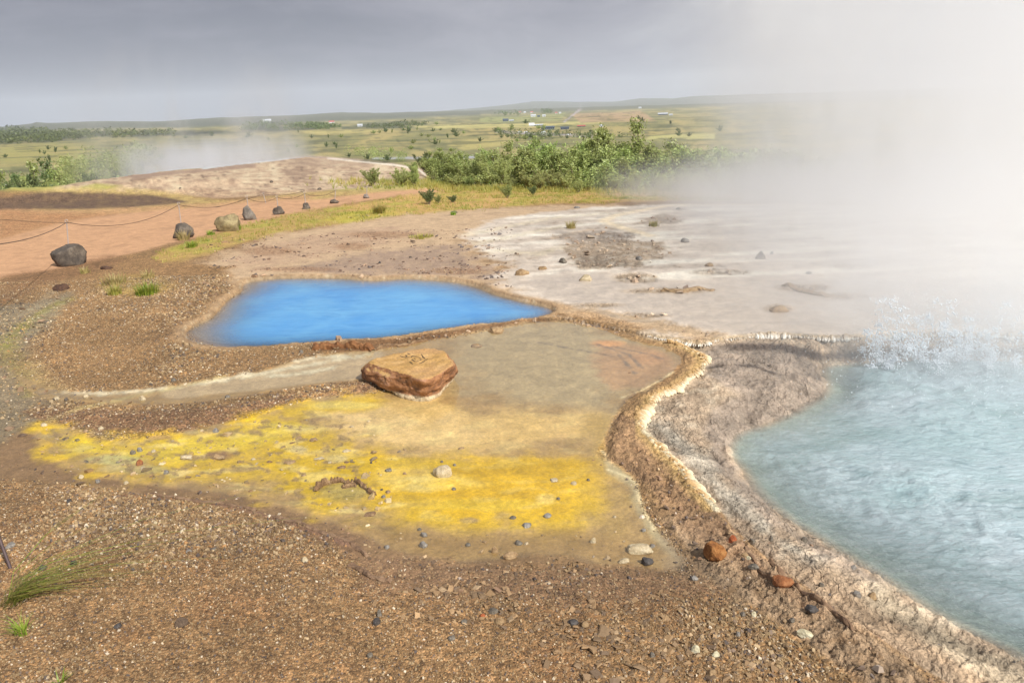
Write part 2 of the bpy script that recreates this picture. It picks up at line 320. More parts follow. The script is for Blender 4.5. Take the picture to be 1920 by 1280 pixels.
blob(820,905,120,16,(226,200,110),0.6,0.5); blob(760,890,60,30,(224,196,110),0.6,0.4); blob(650,760,80,9,(224,202,110),0.7); blob(900,945,160,12,(220,192,70),0.5,0.5)
blob(1005,880,170,16,(188,150,0),0.85); blob(780,868,110,12,(190,158,20),0.7); blob(570,805,60,10,(206,184,110),0.7,0.4); blob(640,850,60,10,(220,196,120),0.5,0.5)
blob(215,862,60,10,(186,184,130),0.7,0.3); blob(270,880,60,9,(180,170,120),0.6,0.4); blob(500,815,60,8,(218,192,90),0.6,0.5)
zone([(1110,780),(1150,790),(1130,840),(1170,885),(1200,940),(1180,1020),(1120,1030),(1140,940),(1110,860)], (180,148,84), 0.09, 0.12, op=0.8)
zone([(1130,845),(1165,880),(1195,902),(1205,950),(1240,1000),(1270,1032),(1280,1060),(1250,1040),(1215,1000),(1190,960),(1180,915),(1140,885)], (176,158,122), 0.025, 0.03, op=0.9)
zone([(700,985),(860,1000),(1000,1000),(1180,1000),(1270,1050),(1180,1068),(1000,1040),(860,1052),(740,1030)], (148,118,76), 0.09, 0.14, op=0.85)
for pts in ([(1190,905),(1205,950),(1225,990)],[(1140,880),(1180,895),(1196,910)],[(1165,745),(1200,733),(1240,712),(1262,697)],[(1128,845),(1134,850),(1140,856)]):
    streak(pts, 0.008, (226,208,166), 0.008, 0.012, op=0.7)
yA = sm(0.0, 0.12, sY) * sm(740, 800, PY) * (1 - sm(970, 1010, PY)) * (1 - sm(1060, 1140, PX)) * (1 - 0.6 * sm(700, 860, PX))
put(yA * sm(0.08, 0.32, NS) * 0.45, (222,204,140)); put(yA * sm(0.05, 0.3, -NS) * 0.4, (176,146,70)); put(yA * (1 - sm(620, 760, PX)) * sm(0.12, 0.3, fbm(PX, PY * 2.2, 0.035, 5, 25)) * 0.75, (150,124,88), rou=1.3)
for cx, cy, rx, ry, c in ((478,810,17,6,(136,110,84)),(300,820,34,6,(150,120,84)),(410,853,30,10,(134,98,72)),(360,858,26,7,(140,110,84)),(450,880,34,6,(146,118,80)),(880,975,24,7,(150,126,90)),(700,965,26,7,(158,136,90)),(1024,935,22,12,(226,196,110)),(640,918,60,24,(156,138,80)),(560,842,20,8,(190,170,120)),(632,860,24,8,(196,176,120)),(505,908,16,8,(168,140,90)),(720,990,26,5,(150,124,84))):
    blob(cx, cy, rx, ry, c, 0.85, 0.25, rou=0.8, wet=0.2)

# the raised sinter lip and what falls away from it ---------------------
LIP = [(1035,594),(1100,606),(1160,625),(1230,640),(1285,650),(1312,662),(1326,677),(1312,695),(1262,733),(1228,747),(1226,764),(1206,786),(1212,808),(1245,840),(1282,873),(1303,905),(1335,938),(1375,990),(1440,1050),(1530,1115),(1620,1178),(1720,1248),(1760,1300),(1640,1300),(1560,1245),(1450,1165),(1370,1110),(1310,1070),(1285,1030),(1250,990),(1215,960),(1205,920),(1190,893),(1165,873),(1138,858),(1136,822),(1150,790),(1170,765),(1190,748),(1220,735),(1262,712),(1283,685),(1274,665),(1240,648),(1180,634),(1130,616),(1080,606)]
zone(LIP, (186,148,104), 0.02, 0.02, grv=0.1, wet=0.05, rou=2.2)
lipl = sm(930, 1010, PY) * sm(-0.01, 0.03, sdf(LIP)); put(lipl * 0.85, (190,160,130), wet=0.1)
sLIP = sdf(LIP)
put(sm(-0.02,0.02,sLIP) * sm(0.0,0.4, NW2 + NW3 * 0.7) * 0.5, (166,128,90))
zone([(1160,780),(1200,790),(1250,850),(1300,915),(1360,985),(1440,1050),(1560,1140),(1520,1150),(1400,1060),(1290,1000),(1210,910),(1150,860)], (170,134,104), 0.03, 0.05, op=0.6, mot=0.3)
dO = sdf(OUTER, closed=False)
edge = (PX > 1190) * (PY < 960)
put((1 - sm(0.03, 0.11, dO + 0.03 * NW2)) * edge * sm(-0.01, 0.01, sLIP + 0.01) * 0.95, (206,170,112), rou=2.0)
put((1 - sm(0.01, 0.035, dO + 0.01 * NW3)) * edge * sm(-0.02, 0.01, sLIP + 0.01) * 0.9, (234,222,194))
zone([(1250,990),(1300,1040),(1380,1110),(1450,1165),(1400,1170),(1310,1110),(1240,1070),(1230,1010)], (150,130,108), 0.04, 0.08, op=0.6, wet=0.4)
# shelf beyond the lip, wet dark rock tongue
shelf = sm(0.0, 0.015, sP)
put(shelf, (182,158,134), grv=0.0, wet=0.35, rou=1.6)
put(shelf * sm(0.0, 0.35, NW2) * 0.6, (204,186,164)); put(shelf * sm(0.1, 0.4, -NW2) * 0.4, (148,124,104))
zone([(1325,645),(1400,640),(1490,648),(1540,700),(1560,740),(1500,780),(1400,810),(1360,850),(1390,890),(1480,985),(1640,1085),(1560,1060),(1440,980),(1340,880),(1320,800),(1380,740),(1330,700)], (160,142,128), 0.04, 0.08, op=0.85, wet=0.95, rou=1.3)
zone([(1200,790),(1260,790),(1320,850),(1400,950),(1480,1010),(1640,1110),(1600,1120),(1440,1010),(1340,925),(1290,870)], (190,180,166), 0.04, 0.08, op=0.7, wet=0.5, rou=1.6)
zone([(1440,1050),(1560,1060),(1700,1150),(1920,1270),(1920,1340),(1700,1240),(1560,1140)], (178,150,122), 0.05, 0.1, op=0.85, wet=0.15, rou=1.2)
zone([(1640,1100),(1760,1170),(1900,1240),(1980,1300),(1900,1300),(1740,1210),(1620,1120)], (196,180,156), 0.04, 0.06, op=0.6, wet=0.4)
streak([(1325,690),(1370,683),(1420,688),(1450,700)], 0.02, (64,50,42), 0.02, 0.02, op=0.85)
# wall under the far scalloped rim, its shade painted in as dark brown
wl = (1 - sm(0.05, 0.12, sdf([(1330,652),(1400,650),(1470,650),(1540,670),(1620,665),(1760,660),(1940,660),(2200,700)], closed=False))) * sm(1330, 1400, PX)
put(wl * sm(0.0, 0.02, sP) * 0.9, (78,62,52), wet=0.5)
put(sm(0.0, 0.08, sdf(WATER, 0.0)), (150,160,150), grv=0, wet=1, rou=0.3)
# pale band on top of that rim
put((1 - sm(0.05, 0.12, sRim)) * sm(1120, 1300, PX) * (sP < 0.0) * 0.7, (206,182,148), rou=1.6)

# gravel foreground -----------------------------------------------------
zone([(-420,960),(0,900),(150,920),(300,938),(430,958),(540,990),(620,1030),(700,1075),(800,1100),(1000,1080),(1180,1085),(1300,1100),(1450,1190),(1600,1290),(1700,1500),(-420,1500)], (140,110,76), 0.05, 0.1, grv=1.0, wet=0.0, rou=0.9)
put(sm(-0.1, 0.5, NW) * sm(900, 1000, PY) * GRV * 0.35, (128,90,60))
zone([(640,1080),(760,1095),(860,1060),(1000,1050),(1180,1075),(1300,1090),(1440,1180),(1560,1270),(1200,1300),(1000,1220),(760,1160)], None, 0.1, 0.2, flk=1.0)
zone([(640,1030),(860,1050),(1280,1068),(1320,1110),(1000,1120),(700,1100)], (140,110,84), 0.05, 0.1, op=0.7, flk=1.0, grv=0.5, rou=1.2, wet=0.2)
streak([(230,928),(330,934),(400,943),(470,958),(540,978),(600,1000),(650,1020)], 0.012, (122,92,76), 0.01, 0.01, op=0.8)

# -------- relief -------------------------------------------------------
near = 1 - sm(9, 15, np.hypot(WX, WY))
HT = np.zeros(PX.shape)
HT += 0.014 * NW + 0.005 * NW2
HT += 0.03 * sm(0, 0.25, sdf([(38,772),(160,768),(440,758),(640,722),(700,712),(745,728),(600,745),(450,785),(300,815),(150,800)]))
FORE = [(-420,960),(0,900),(150,920),(300,938),(430,958),(540,990),(620,1030),(700,1075),(800,1100),(1000,1080),(1180,1085),(1300,1100),(1450,1190),(1600,1290),(1700,1500),(-420,1500)]
HT += 0.02 * sm(-0.05, 0.3, sdf(FORE))
ledge = sdf([(230,930),(330,936),(400,945),(470,960),(540,980),(600,1002),(650,1022)], closed=False)
HT += 0.008 * (1 - sm(0.0, 0.02, ledge))
# crust roughness
rid = fbm(WX, WY, 14, 4, 81, ridged=True)
HT += 0.004 * ROU * (rid + 0.3) * (1 - sm(-0.01, 0.02, sY)) 
# yellow pool
yb = np.where(sY > 0, ZY - np.minimum(sY * 0.10, 0.016) , ZY + np.minimum(-sY * 0.10, 0.012))
left = 1 - sm(620, 760, PX)
yb = yb + 0.004 * NW2 + 0.003 * NW3 + left * (0.006 * NW + 0.006 * NW2 + 0.004)
wy = sm(-0.10, -0.0, sY)
HT = HT * (1 - wy) + yb * wy
# sinter lip
lipm = sm(-0.005, 0.05, sLIP)
far_lip = sm(620, 700, PY)
HT = HT + lipm * (0.011 - 0.005 * sm(930, 1050, PY)) * (0.8 + 1.2 * NW2) + lipm * 0.012 * (rid + 0.2) + lipm * 0.010 * NW3
# pit falling to the hot pool
den = np.maximum(sP, 0) + np.maximum(-sW, 0) + 1e-4
t = np.where(sW > 0, 1, np.clip(sP, 0, None) / den)
stp = 0.024
tongue = fbm(WX * 0.8 + WY * 0.8, (WX - WY) * 3.2, 5, 5, 91, ridged=True)
pit = -stp * sm(0.0, 0.02, sP) - (-ZR - stp) * t ** 2.0
pit = pit + sm(0.02, 0.12, sP) * (1 - sm(0.0, 0.04, sW)) * (0.012 * tongue + 0.016 * NW2 + 0.010 * fbm(WX, WY, 16, 4, 93, ridged=True) + 0.005 * NW3) * (1 - 0.6 * sm(0.85, 1, t))
gsh = 1 - sm(0.0, 0.03, sdf([(1325,690),(1370,683),(1420,688),(1450,700)], -0.1, closed=False))
pit = pit - 0.05 * gsh
pit = pit + 0.022 * (NW2 * 0.7 + NW * 0.6) * (1 - sm(0.02, 0.25, np.abs(sW)))
pit = np.where(sW > 0, ZR - np.minimum(sW * 0.38, 0.5) + 0.02 * NW2, pit)
HT = np.where(sP > 0, pit, HT + 0.018 * (1 - sm(0.0, 0.10, sRim)) * sm(1150, 1300, PX) * (1 + NW2))
# narrow open crack between the two lips
ck = sdf([(1048,596),(1100,605),(1170,620),(1230,634),(1300,648)], closed=False)
HT = HT - 0.05 * (1 - sm(0.008, 0.025, ck))
put((1 - sm(0.006, 0.018, ck)) * 0.8, (84,66,50))
# blue pool basin
slope = 0.75 - 0.66 * (1 - sm(360, 560, PX)) - 0.35 * (1 - sm(525, 560, PY))
bb = np.where(sB > 0, ZB - np.minimum(sB * np.maximum(slope, 0.10), 0.45), ZB + np.minimum(-sB * 0.8, 0.035 + 0.012 * NW2))
wb = sm(-0.09, -0.03, sB)
HT = HT * (1 - wb) + np.maximum(bb, HT * (sB < 0) + bb * (sB >= 0)) * wb
wb2 = sm(-0.035, 0.0, sB); HT = HT * (1 - wb2) + bb * wb2
# terrace flat, rough blotches stand up
blot = np.clip(ROU - 0.9, 0, 1.2) * tm
HT += blot * 0.015 * (NW2 + 0.4)
HT *= near

def samp(A, px, py):
    fx = np.clip((px - X0) / ST, 0, A.shape[1] - 1.001); fy = np.clip((py - Y0) / ST, 0, A.shape[0] - 1.001)
    ix = fx.astype(int); iy = fy.astype(int); u = fx - ix; v = fy - iy
    if A.ndim == 3: u = u[..., None]; v = v[..., None]
    return (A[iy, ix] * (1 - u) + A[iy, ix + 1] * u) * (1 - v) + (A[iy + 1, ix] * (1 - u) + A[iy + 1, ix + 1] * u) * v
def ground_z(x, y, fine=False):
    x = np.asarray(x, float); y = np.asarray(y, float)
    zb = zbase(x, y)
    px, py = project(x, y, np.zeros_like(x))
    return zb + samp(HT, px, py) * (1 - sm(13, 15, np.hypot(x, y))) * (y > 0.5)
def at(px, py, z=None):
    """ground point seen at a photo position"""
    r = ray(px, py); hd = math.hypot(r[0], r[1]); ds = np.concatenate([np.arange(1.2, 16, 0.01), np.geomspace(16, 12000, 3000)])
    x = r[0] / hd * ds; y = r[1] / hd * ds; zr = H + r[2] / hd * ds
    g = ground_z(x, y); k = np.argmax(g >= zr)
    if g[k] < zr[k]: k = len(ds) - 1
    return float(x[k]), float(y[k]), float(g[k]), float(ds[k])
# ------------------------------------------------------------------ object helpers
def tag(o, label=None, cat=None, group=None, kind=None):
    if label: o['label'] = label
    if cat: o['category'] = cat
    if group: o['group'] = group
    if kind: o['kind'] = kind
    return o
def link(name, me, mat=None, parent=None, loc=None):
    o = bpy.data.objects.new(name, me); C.objects.link(o)
    if mat is not None and me is not None and len(me.materials) == 0: me.materials.append(mat)
    if parent is not None: o.parent = parent
    if loc is not None: o.location = loc
    return o
def mesh_np(name, V, F, cols=None, smooth=False, colname='col', extra=None):
    """V (n,3); F (m,k) all the same k"""
    me = bpy.data.meshes.new(name); V = np.asarray(V, np.float32); F = np.asarray(F, np.int32)
    me.vertices.add(len(V)); me.vertices.foreach_set('co', V.ravel())
    k = F.shape[1]; me.loops.add(F.size); me.loops.foreach_set('vertex_index', F.ravel())
    me.polygons.add(len(F)); me.polygons.foreach_set('loop_start', np.arange(0, F.size, k, dtype=np.int32))
    me.polygons.foreach_set('loop_total', np.full(len(F), k, np.int32))
    me.polygons.foreach_set('use_smooth', np.full(len(F), smooth, bool))
    me.update(calc_edges=True)
    if cols is not None:
        a = me.attributes.new(colname, 'FLOAT_COLOR', 'POINT')
        c = np.ones((len(V), 4), np.float32); c[:, :cols.shape[1]] = cols; a.data.foreach_set('color', c.ravel())
    for nm, arr in (extra or {}).items():
        a = me.attributes.new(nm, 'FLOAT_COLOR', 'POINT')
        c = np.ones((len(V), 4), np.float32); c[:, :arr.shape[1]] = arr; a.data.foreach_set('color', c.ravel())
    return me
class NT:
    def __init__(self, name):
        self.m = bpy.data.materials.new(name); self.m.use_nodes = True; self.t = self.m.node_tree; self.t.nodes.clear()
        self.out = self.n('ShaderNodeOutputMaterial')
    def n(self, typ, **k):
        nd = self.t.nodes.new(typ)
        for a, v in k.items(): setattr(nd, a, v)
        return nd
    def l(self, a, b): self.t.links.new(a, b)
    def setv(self, sock, v):
        if hasattr(v, 'node'): self.l(v, sock)
        else: sock.default_value = v
    def math(self, op, a, b=None, c=None, clamp=False):
        nd = self.n('ShaderNodeMath', operation=op, use_clamp=clamp); self.setv(nd.inputs[0], a)
        if b is not None: self.setv(nd.inputs[1], b)
        if c is not None: self.setv(nd.inputs[2], c)
        return nd.outputs[0]
    def mix(self, f, a, b, blend='MIX'):
        nd = self.n('ShaderNodeMix', data_type='RGBA', blend_type=blend); self.setv(nd.inputs[0], f); self.setv(nd.inputs[6], a); self.setv(nd.inputs[7], b); return nd.outputs[2]
    def noise(self, scale, detail=4, rough=0.55, vec=None, dist=0.0):
        nd = self.n('ShaderNodeTexNoise'); nd.inputs['Scale'].default_value = scale; nd.inputs['Detail'].default_value = detail
        nd.inputs['Roughness'].default_value = rough; nd.inputs['Distortion'].default_value = dist
        if vec is not None: self.l(vec, nd.inputs['Vector'])
        return nd
    def ramp(self, f, stops):
        nd = self.n('ShaderNodeValToRGB'); self.l(f, nd.inputs[0]); e = nd.color_ramp.elements
        while len(e) < len(stops): e.new(0.5)
        for i, (p, c) in enumerate(stops): e[i].position = p; e[i].color = (*c, 1) if len(c) == 3 else c
        return nd.outputs[0]
    def maprange(self, v, a, b, c=0.0, d=1.0, smooth=False):
        nd = self.n('ShaderNodeMapRange', interpolation_type='SMOOTHSTEP' if smooth else 'LINEAR')
        self.setv(nd.inputs[0], v); nd.inputs[1].default_value = a; nd.inputs[2].default_value = b; nd.inputs[3].default_value = c; nd.inputs[4].default_value = d
        return nd.outputs[0]
    def bsdf(self, **k):
        p = self.n('ShaderNodeBsdfPrincipled')
        for a, v in k.items(): self.setv(p.inputs[a.replace('_', ' ')], v)
        self.l(p.outputs[0], self.out.inputs[0]); return p
    def bump(self, height, strength, dist, normal=None):
        b = self.n('ShaderNodeBump'); self.setv(b.inputs['Strength'], strength); self.setv(b.inputs['Distance'], dist); self.l(height, b.inputs['Height'])
        if normal is not None: self.l(normal, b.inputs['Normal'])
        return b.outputs[0]
def L4(c, k=1.0):
    v = lin(c) * k; return (float(v[0]), float(v[1]), float(v[2]), 1.0)

# ------------------------------------------------------------------ materials
def mat_ground():
    t = NT('ground'); tc = t.n('ShaderNodeTexCoord').outputs['Object']
    col = t.n('ShaderNodeAttribute', attribute_name='col'); ms = t.n('ShaderNodeAttribute', attribute_name='mask')
    sp = t.n('ShaderNodeSeparateColor'); t.l(ms.outputs['Color'], sp.inputs[0]); grv, wet, rou = sp.outputs
    n1 = t.noise(7, 8, 0.62, tc); n2 = t.noise(60, 5, 0.6, tc); n3 = t.noise(1.3, 3, 0.5, tc)
    v1 = t.maprange(n1.outputs[0], 0.3, 0.7, 0.84, 1.16); v2 = t.maprange(n2.outputs[0], 0.3, 0.7, 0.86, 1.14)
    k = t.math('MULTIPLY', v1, v2)
    c = t.mix(1.0, col.outputs['Color'], t.n('ShaderNodeCombineColor').outputs[0], 'MULTIPLY')
    cc = [nd for nd in t.t.nodes if nd.bl_idname == 'ShaderNodeCombineColor'][0]
    for i in range(3): t.l(k, cc.inputs[i])
    # grains: every cell its own tone
    vo = t.n('ShaderNodeTexVoronoi', feature='F1'); vo.inputs['Scale'].default_value = 110; vo.inputs['Randomness'].default_value = 1; t.l(tc, vo.inputs['Vector'])
    sv = t.n('ShaderNodeSeparateColor'); t.l(vo.outputs['Color'], sv.inputs[0])
    tone = t.ramp(sv.outputs[0], [(0.0, (0.35, 0.32, 0.32)), (0.25, (0.72, 0.66, 0.6)), (0.55, (1.0, 0.95, 0.86)), (0.8, (1.35, 1.25, 1.15)), (1.0, (2.0, 1.9, 1.85))])
    c2 = t.mix(1.0, c, tone, 'MULTIPLY'); g2 = t.math('MULTIPLY', grv, 0.8, clamp=True)
    c3 = t.mix(g2, c, c2)
    vb = t.n('ShaderNodeTexVoronoi', feature='F1'); vb.inputs['Scale'].default_value = 34; t.l(tc, vb.inputs['Vector'])
    sv2 = t.n('ShaderNodeSeparateColor'); t.l(vb.outputs['Color'], sv2.inputs[0])
    tone2 = t.ramp(sv2.outputs[1], [(0.0, (0.55, 0.52, 0.5)), (0.3, (0.95, 0.95, 0.95)), (0.85, (1.05, 1.02, 1.0)), (1.0, (1.5, 1.45, 1.4))])
    c4 = t.mix(1.0, c3, tone2, 'MULTIPLY'); c5 = t.mix(t.math('MULTIPLY', grv, 0.7), c3, c4)
    n5 = t.noise(150, 3, 0.6, tc); n6 = t.noise(26, 7, 0.7, tc, 0.6); inv = t.math('SUBTRACT', 1.0, t.math('MULTIPLY', grv, 0.8), clamp=True)
    fl = t.math('MULTIPLY', t.maprange(n5.outputs[0], 0.36, 0.62, 0.74, 1.22), t.maprange(n6.outputs[0], 0.34, 0.64, 0.76, 1.2))
    flk = t.math('ADD', 1.0, t.math('MULTIPLY', t.math('SUBTRACT', fl, 1.0), t.math('MULTIPLY', inv, t.math('MULTIPLY_ADD', rou, 0.5, 0.35), clamp=True)))
    hs5 = t.n('ShaderNodeHueSaturation'); t.l(c5, hs5.inputs['Color']); t.l(flk, hs5.inputs['Value']); c5 = hs5.outputs[0]
    # plates and cracks of the sinter crust
    wv = t.n('ShaderNodeVectorMath', operation='MULTIPLY_ADD'); nw = t.noise(5, 4, 0.6, tc); t.l(nw.outputs['Color'], wv.inputs[0]); wv.inputs[1].default_value = (0.22, 0.22, 0.0); t.l(tc, wv.inputs[2])
    def cracks(sc, w):
        ms_ = t.n('ShaderNodeMapping'); ms_.inputs['Rotation'].default_value = (0, 0, R(-38)); ms_.inputs['Scale'].default_value = (1.0, 0.42, 1); t.l(wv.outputs[0], ms_.inputs[0])
        v = t.n('ShaderNodeTexVoronoi', feature='DISTANCE_TO_EDGE', voronoi_dimensions='2D'); v.inputs['Scale'].default_value = sc; t.l(ms_.outputs[0], v.inputs['Vector']); return t.maprange(v.outputs['Distance'], 0.0, w, 0, 1, True)
    ck1 = cracks(11, 0.09); ck2 = cracks(34, 0.14); patch = t.maprange(n3.outputs[0], 0.42, 0.58, 0.15, 1.0)
    crk = t.math('MULTIPLY', ck1, t.math('MULTIPLY_ADD', ck2, 0.5, 0.5)); cm = t.math('MULTIPLY', t.maprange(rou, 0.7, 1.6, 0, 1), t.math('MULTIPLY', inv, patch))
    crv = t.math('SUBTRACT', 1.0, t.math('MULTIPLY', t.math('SUBTRACT', 1.0, crk), t.math('MULTIPLY', cm, 0.26)))
    hs6 = t.n('ShaderNodeHueSaturation'); t.l(c5, hs6.inputs['Color']); t.l(crv, hs6.inputs['Value']); c5 = hs6.outputs[0]
    ro = t.math('SUBTRACT', 0.95, t.math('MULTIPLY', wet, 0.72)); ro = t.math('ADD', ro, t.maprange(n2.outputs[0], 0.3, 0.7, -0.08, 0.08), clamp=True)
    hN = t.math('ADD', t.math('MULTIPLY', n1.outputs[0], 1.0), t.math('ADD', t.math('MULTIPLY', n2.outputs[0], 0.4), t.math('MULTIPLY', n6.outputs[0], 0.9)))
    hG = t.math('MULTIPLY', t.math('SUBTRACT', 1.0, vo.outputs['Distance']), grv)
    st = t.math('MULTIPLY', rou, 0.5, clamp=True)
    b1 = t.bump(t.math('MULTIPLY', crk, cm), 0.9, 0.010, t.bump(hN, st, 0.03)); b2 = t.bump(hG, 0.8, 0.006, b1)
    b = t.bsdf(Base_Color=c5, Roughness=ro, Normal=b2); b.inputs['Specular IOR Level'].default_value = 0.35
    return t.m
def mat_attr(name, rough=0.8, bump=0.0, bscale=60, spec=0.4, var=0.15, attr='col'):
    t = NT(name); tc = t.n('ShaderNodeTexCoord').outputs['Object']
    a = t.n('ShaderNodeAttribute', attribute_name=attr)
    n = t.noise(bscale, 5, 0.6, tc); v = t.maprange(n.outputs[0], 0.3, 0.7, 1 - var, 1 + var)
    hs = t.n('ShaderNodeHueSaturation'); t.l(a.outputs['Color'], hs.inputs['Color']); t.l(v, hs.inputs['Value'])
    k = dict(Base_Color=hs.outputs[0], Roughness=rough)
    if bump: k['Normal'] = t.bump(n.outputs[0], bump, 0.01)
    b = t.bsdf(**k); b.inputs['Specular IOR Level'].default_value = spec
    return t.m
_rm = {}
def mat_rock(c1, c2, c3=None, scale=9, rough=0.85, bump=0.7, dist=0.015):
    key = (c1, c2, c3, scale, rough)
    if key in _rm: return _rm[key]
    t = NT('rock'); tc = t.n('ShaderNodeTexCoord').outputs['Object']
    n = t.noise(scale, 8, 0.65, tc, 0.3); n2 = t.noise(scale * 6, 5, 0.7, tc)
    c3 = c3 or c1
    col = t.ramp(n.outputs[0], [(0.3, lin(c2) * 0.78), (0.5, lin(c1) * 0.78), (0.68, lin(c3) * 0.82)])
    k = t.maprange(n2.outputs[0], 0.3, 0.7, 0.72, 1.28)
    hs = t.n('ShaderNodeHueSaturation'); t.l(col, hs.inputs['Color']); t.l(k, hs.inputs['Value'])
    h = t.math('ADD', t.math('MULTIPLY', n.outputs[0], 1.0), t.math('MULTIPLY', n2.outputs[0], 0.4))
    b = t.bsdf(Base_Color=hs.outputs[0], Roughness=rough, Normal=t.bump(h, bump, dist)); b.inputs['Specular IOR Level'].default_value = 0.4
    _rm[key] = t.m; return t.m
def mat_plain(name, c, rough=0.6, metal=0.0, var=0.1, scale=30):
    t = NT(name); tc = t.n('ShaderNodeTexCoord').outputs['Object']; n = t.noise(scale, 4, 0.6, tc)
    a = lin(c)
    col = t.ramp(n.outputs[0], [(0.3, a * (1 - var)), (0.7, np.minimum(a * (1 + var), 1))])
    b = t.bsdf(Base_Color=col, Roughness=rough, Metallic=metal); return t.m
def mat_leaf(name, c1, c2, rough=0.5):
    t = NT(name); tc = t.n('ShaderNodeTexCoord').outputs['Object']
    a = t.n('ShaderNodeAttribute', attribute_name='col'); oi = t.n('ShaderNodeObjectInfo')
    base = t.mix(a.outputs['Fac'], L4(c1), L4(c2))
    hs = t.n('ShaderNodeHueSaturation'); t.l(base, hs.inputs['Color']); t.l(t.maprange(oi.outputs['Random'], 0, 1, 0.8, 1.2), hs.inputs['Value']); t.l(t.maprange(oi.outputs['Random'], 0, 1, 0.485, 0.515), hs.inputs['Hue'])
    d = t.n('ShaderNodeBsdfPrincipled'); t.l(hs.outputs[0], d.inputs['Base Color']); d.inputs['Roughness'].default_value = rough
    tr = t.n('ShaderNodeBsdfTranslucent'); t.l(hs.outputs[0], tr.inputs['Color'])
    m = t.n('ShaderNodeMixShader'); m.inputs[0].default_value = 0.3; t.l(d.outputs[0], m.inputs[1]); t.l(tr.outputs[0], m.inputs[2]); t.l(m.outputs[0], t.out.inputs[0])
    return t.m

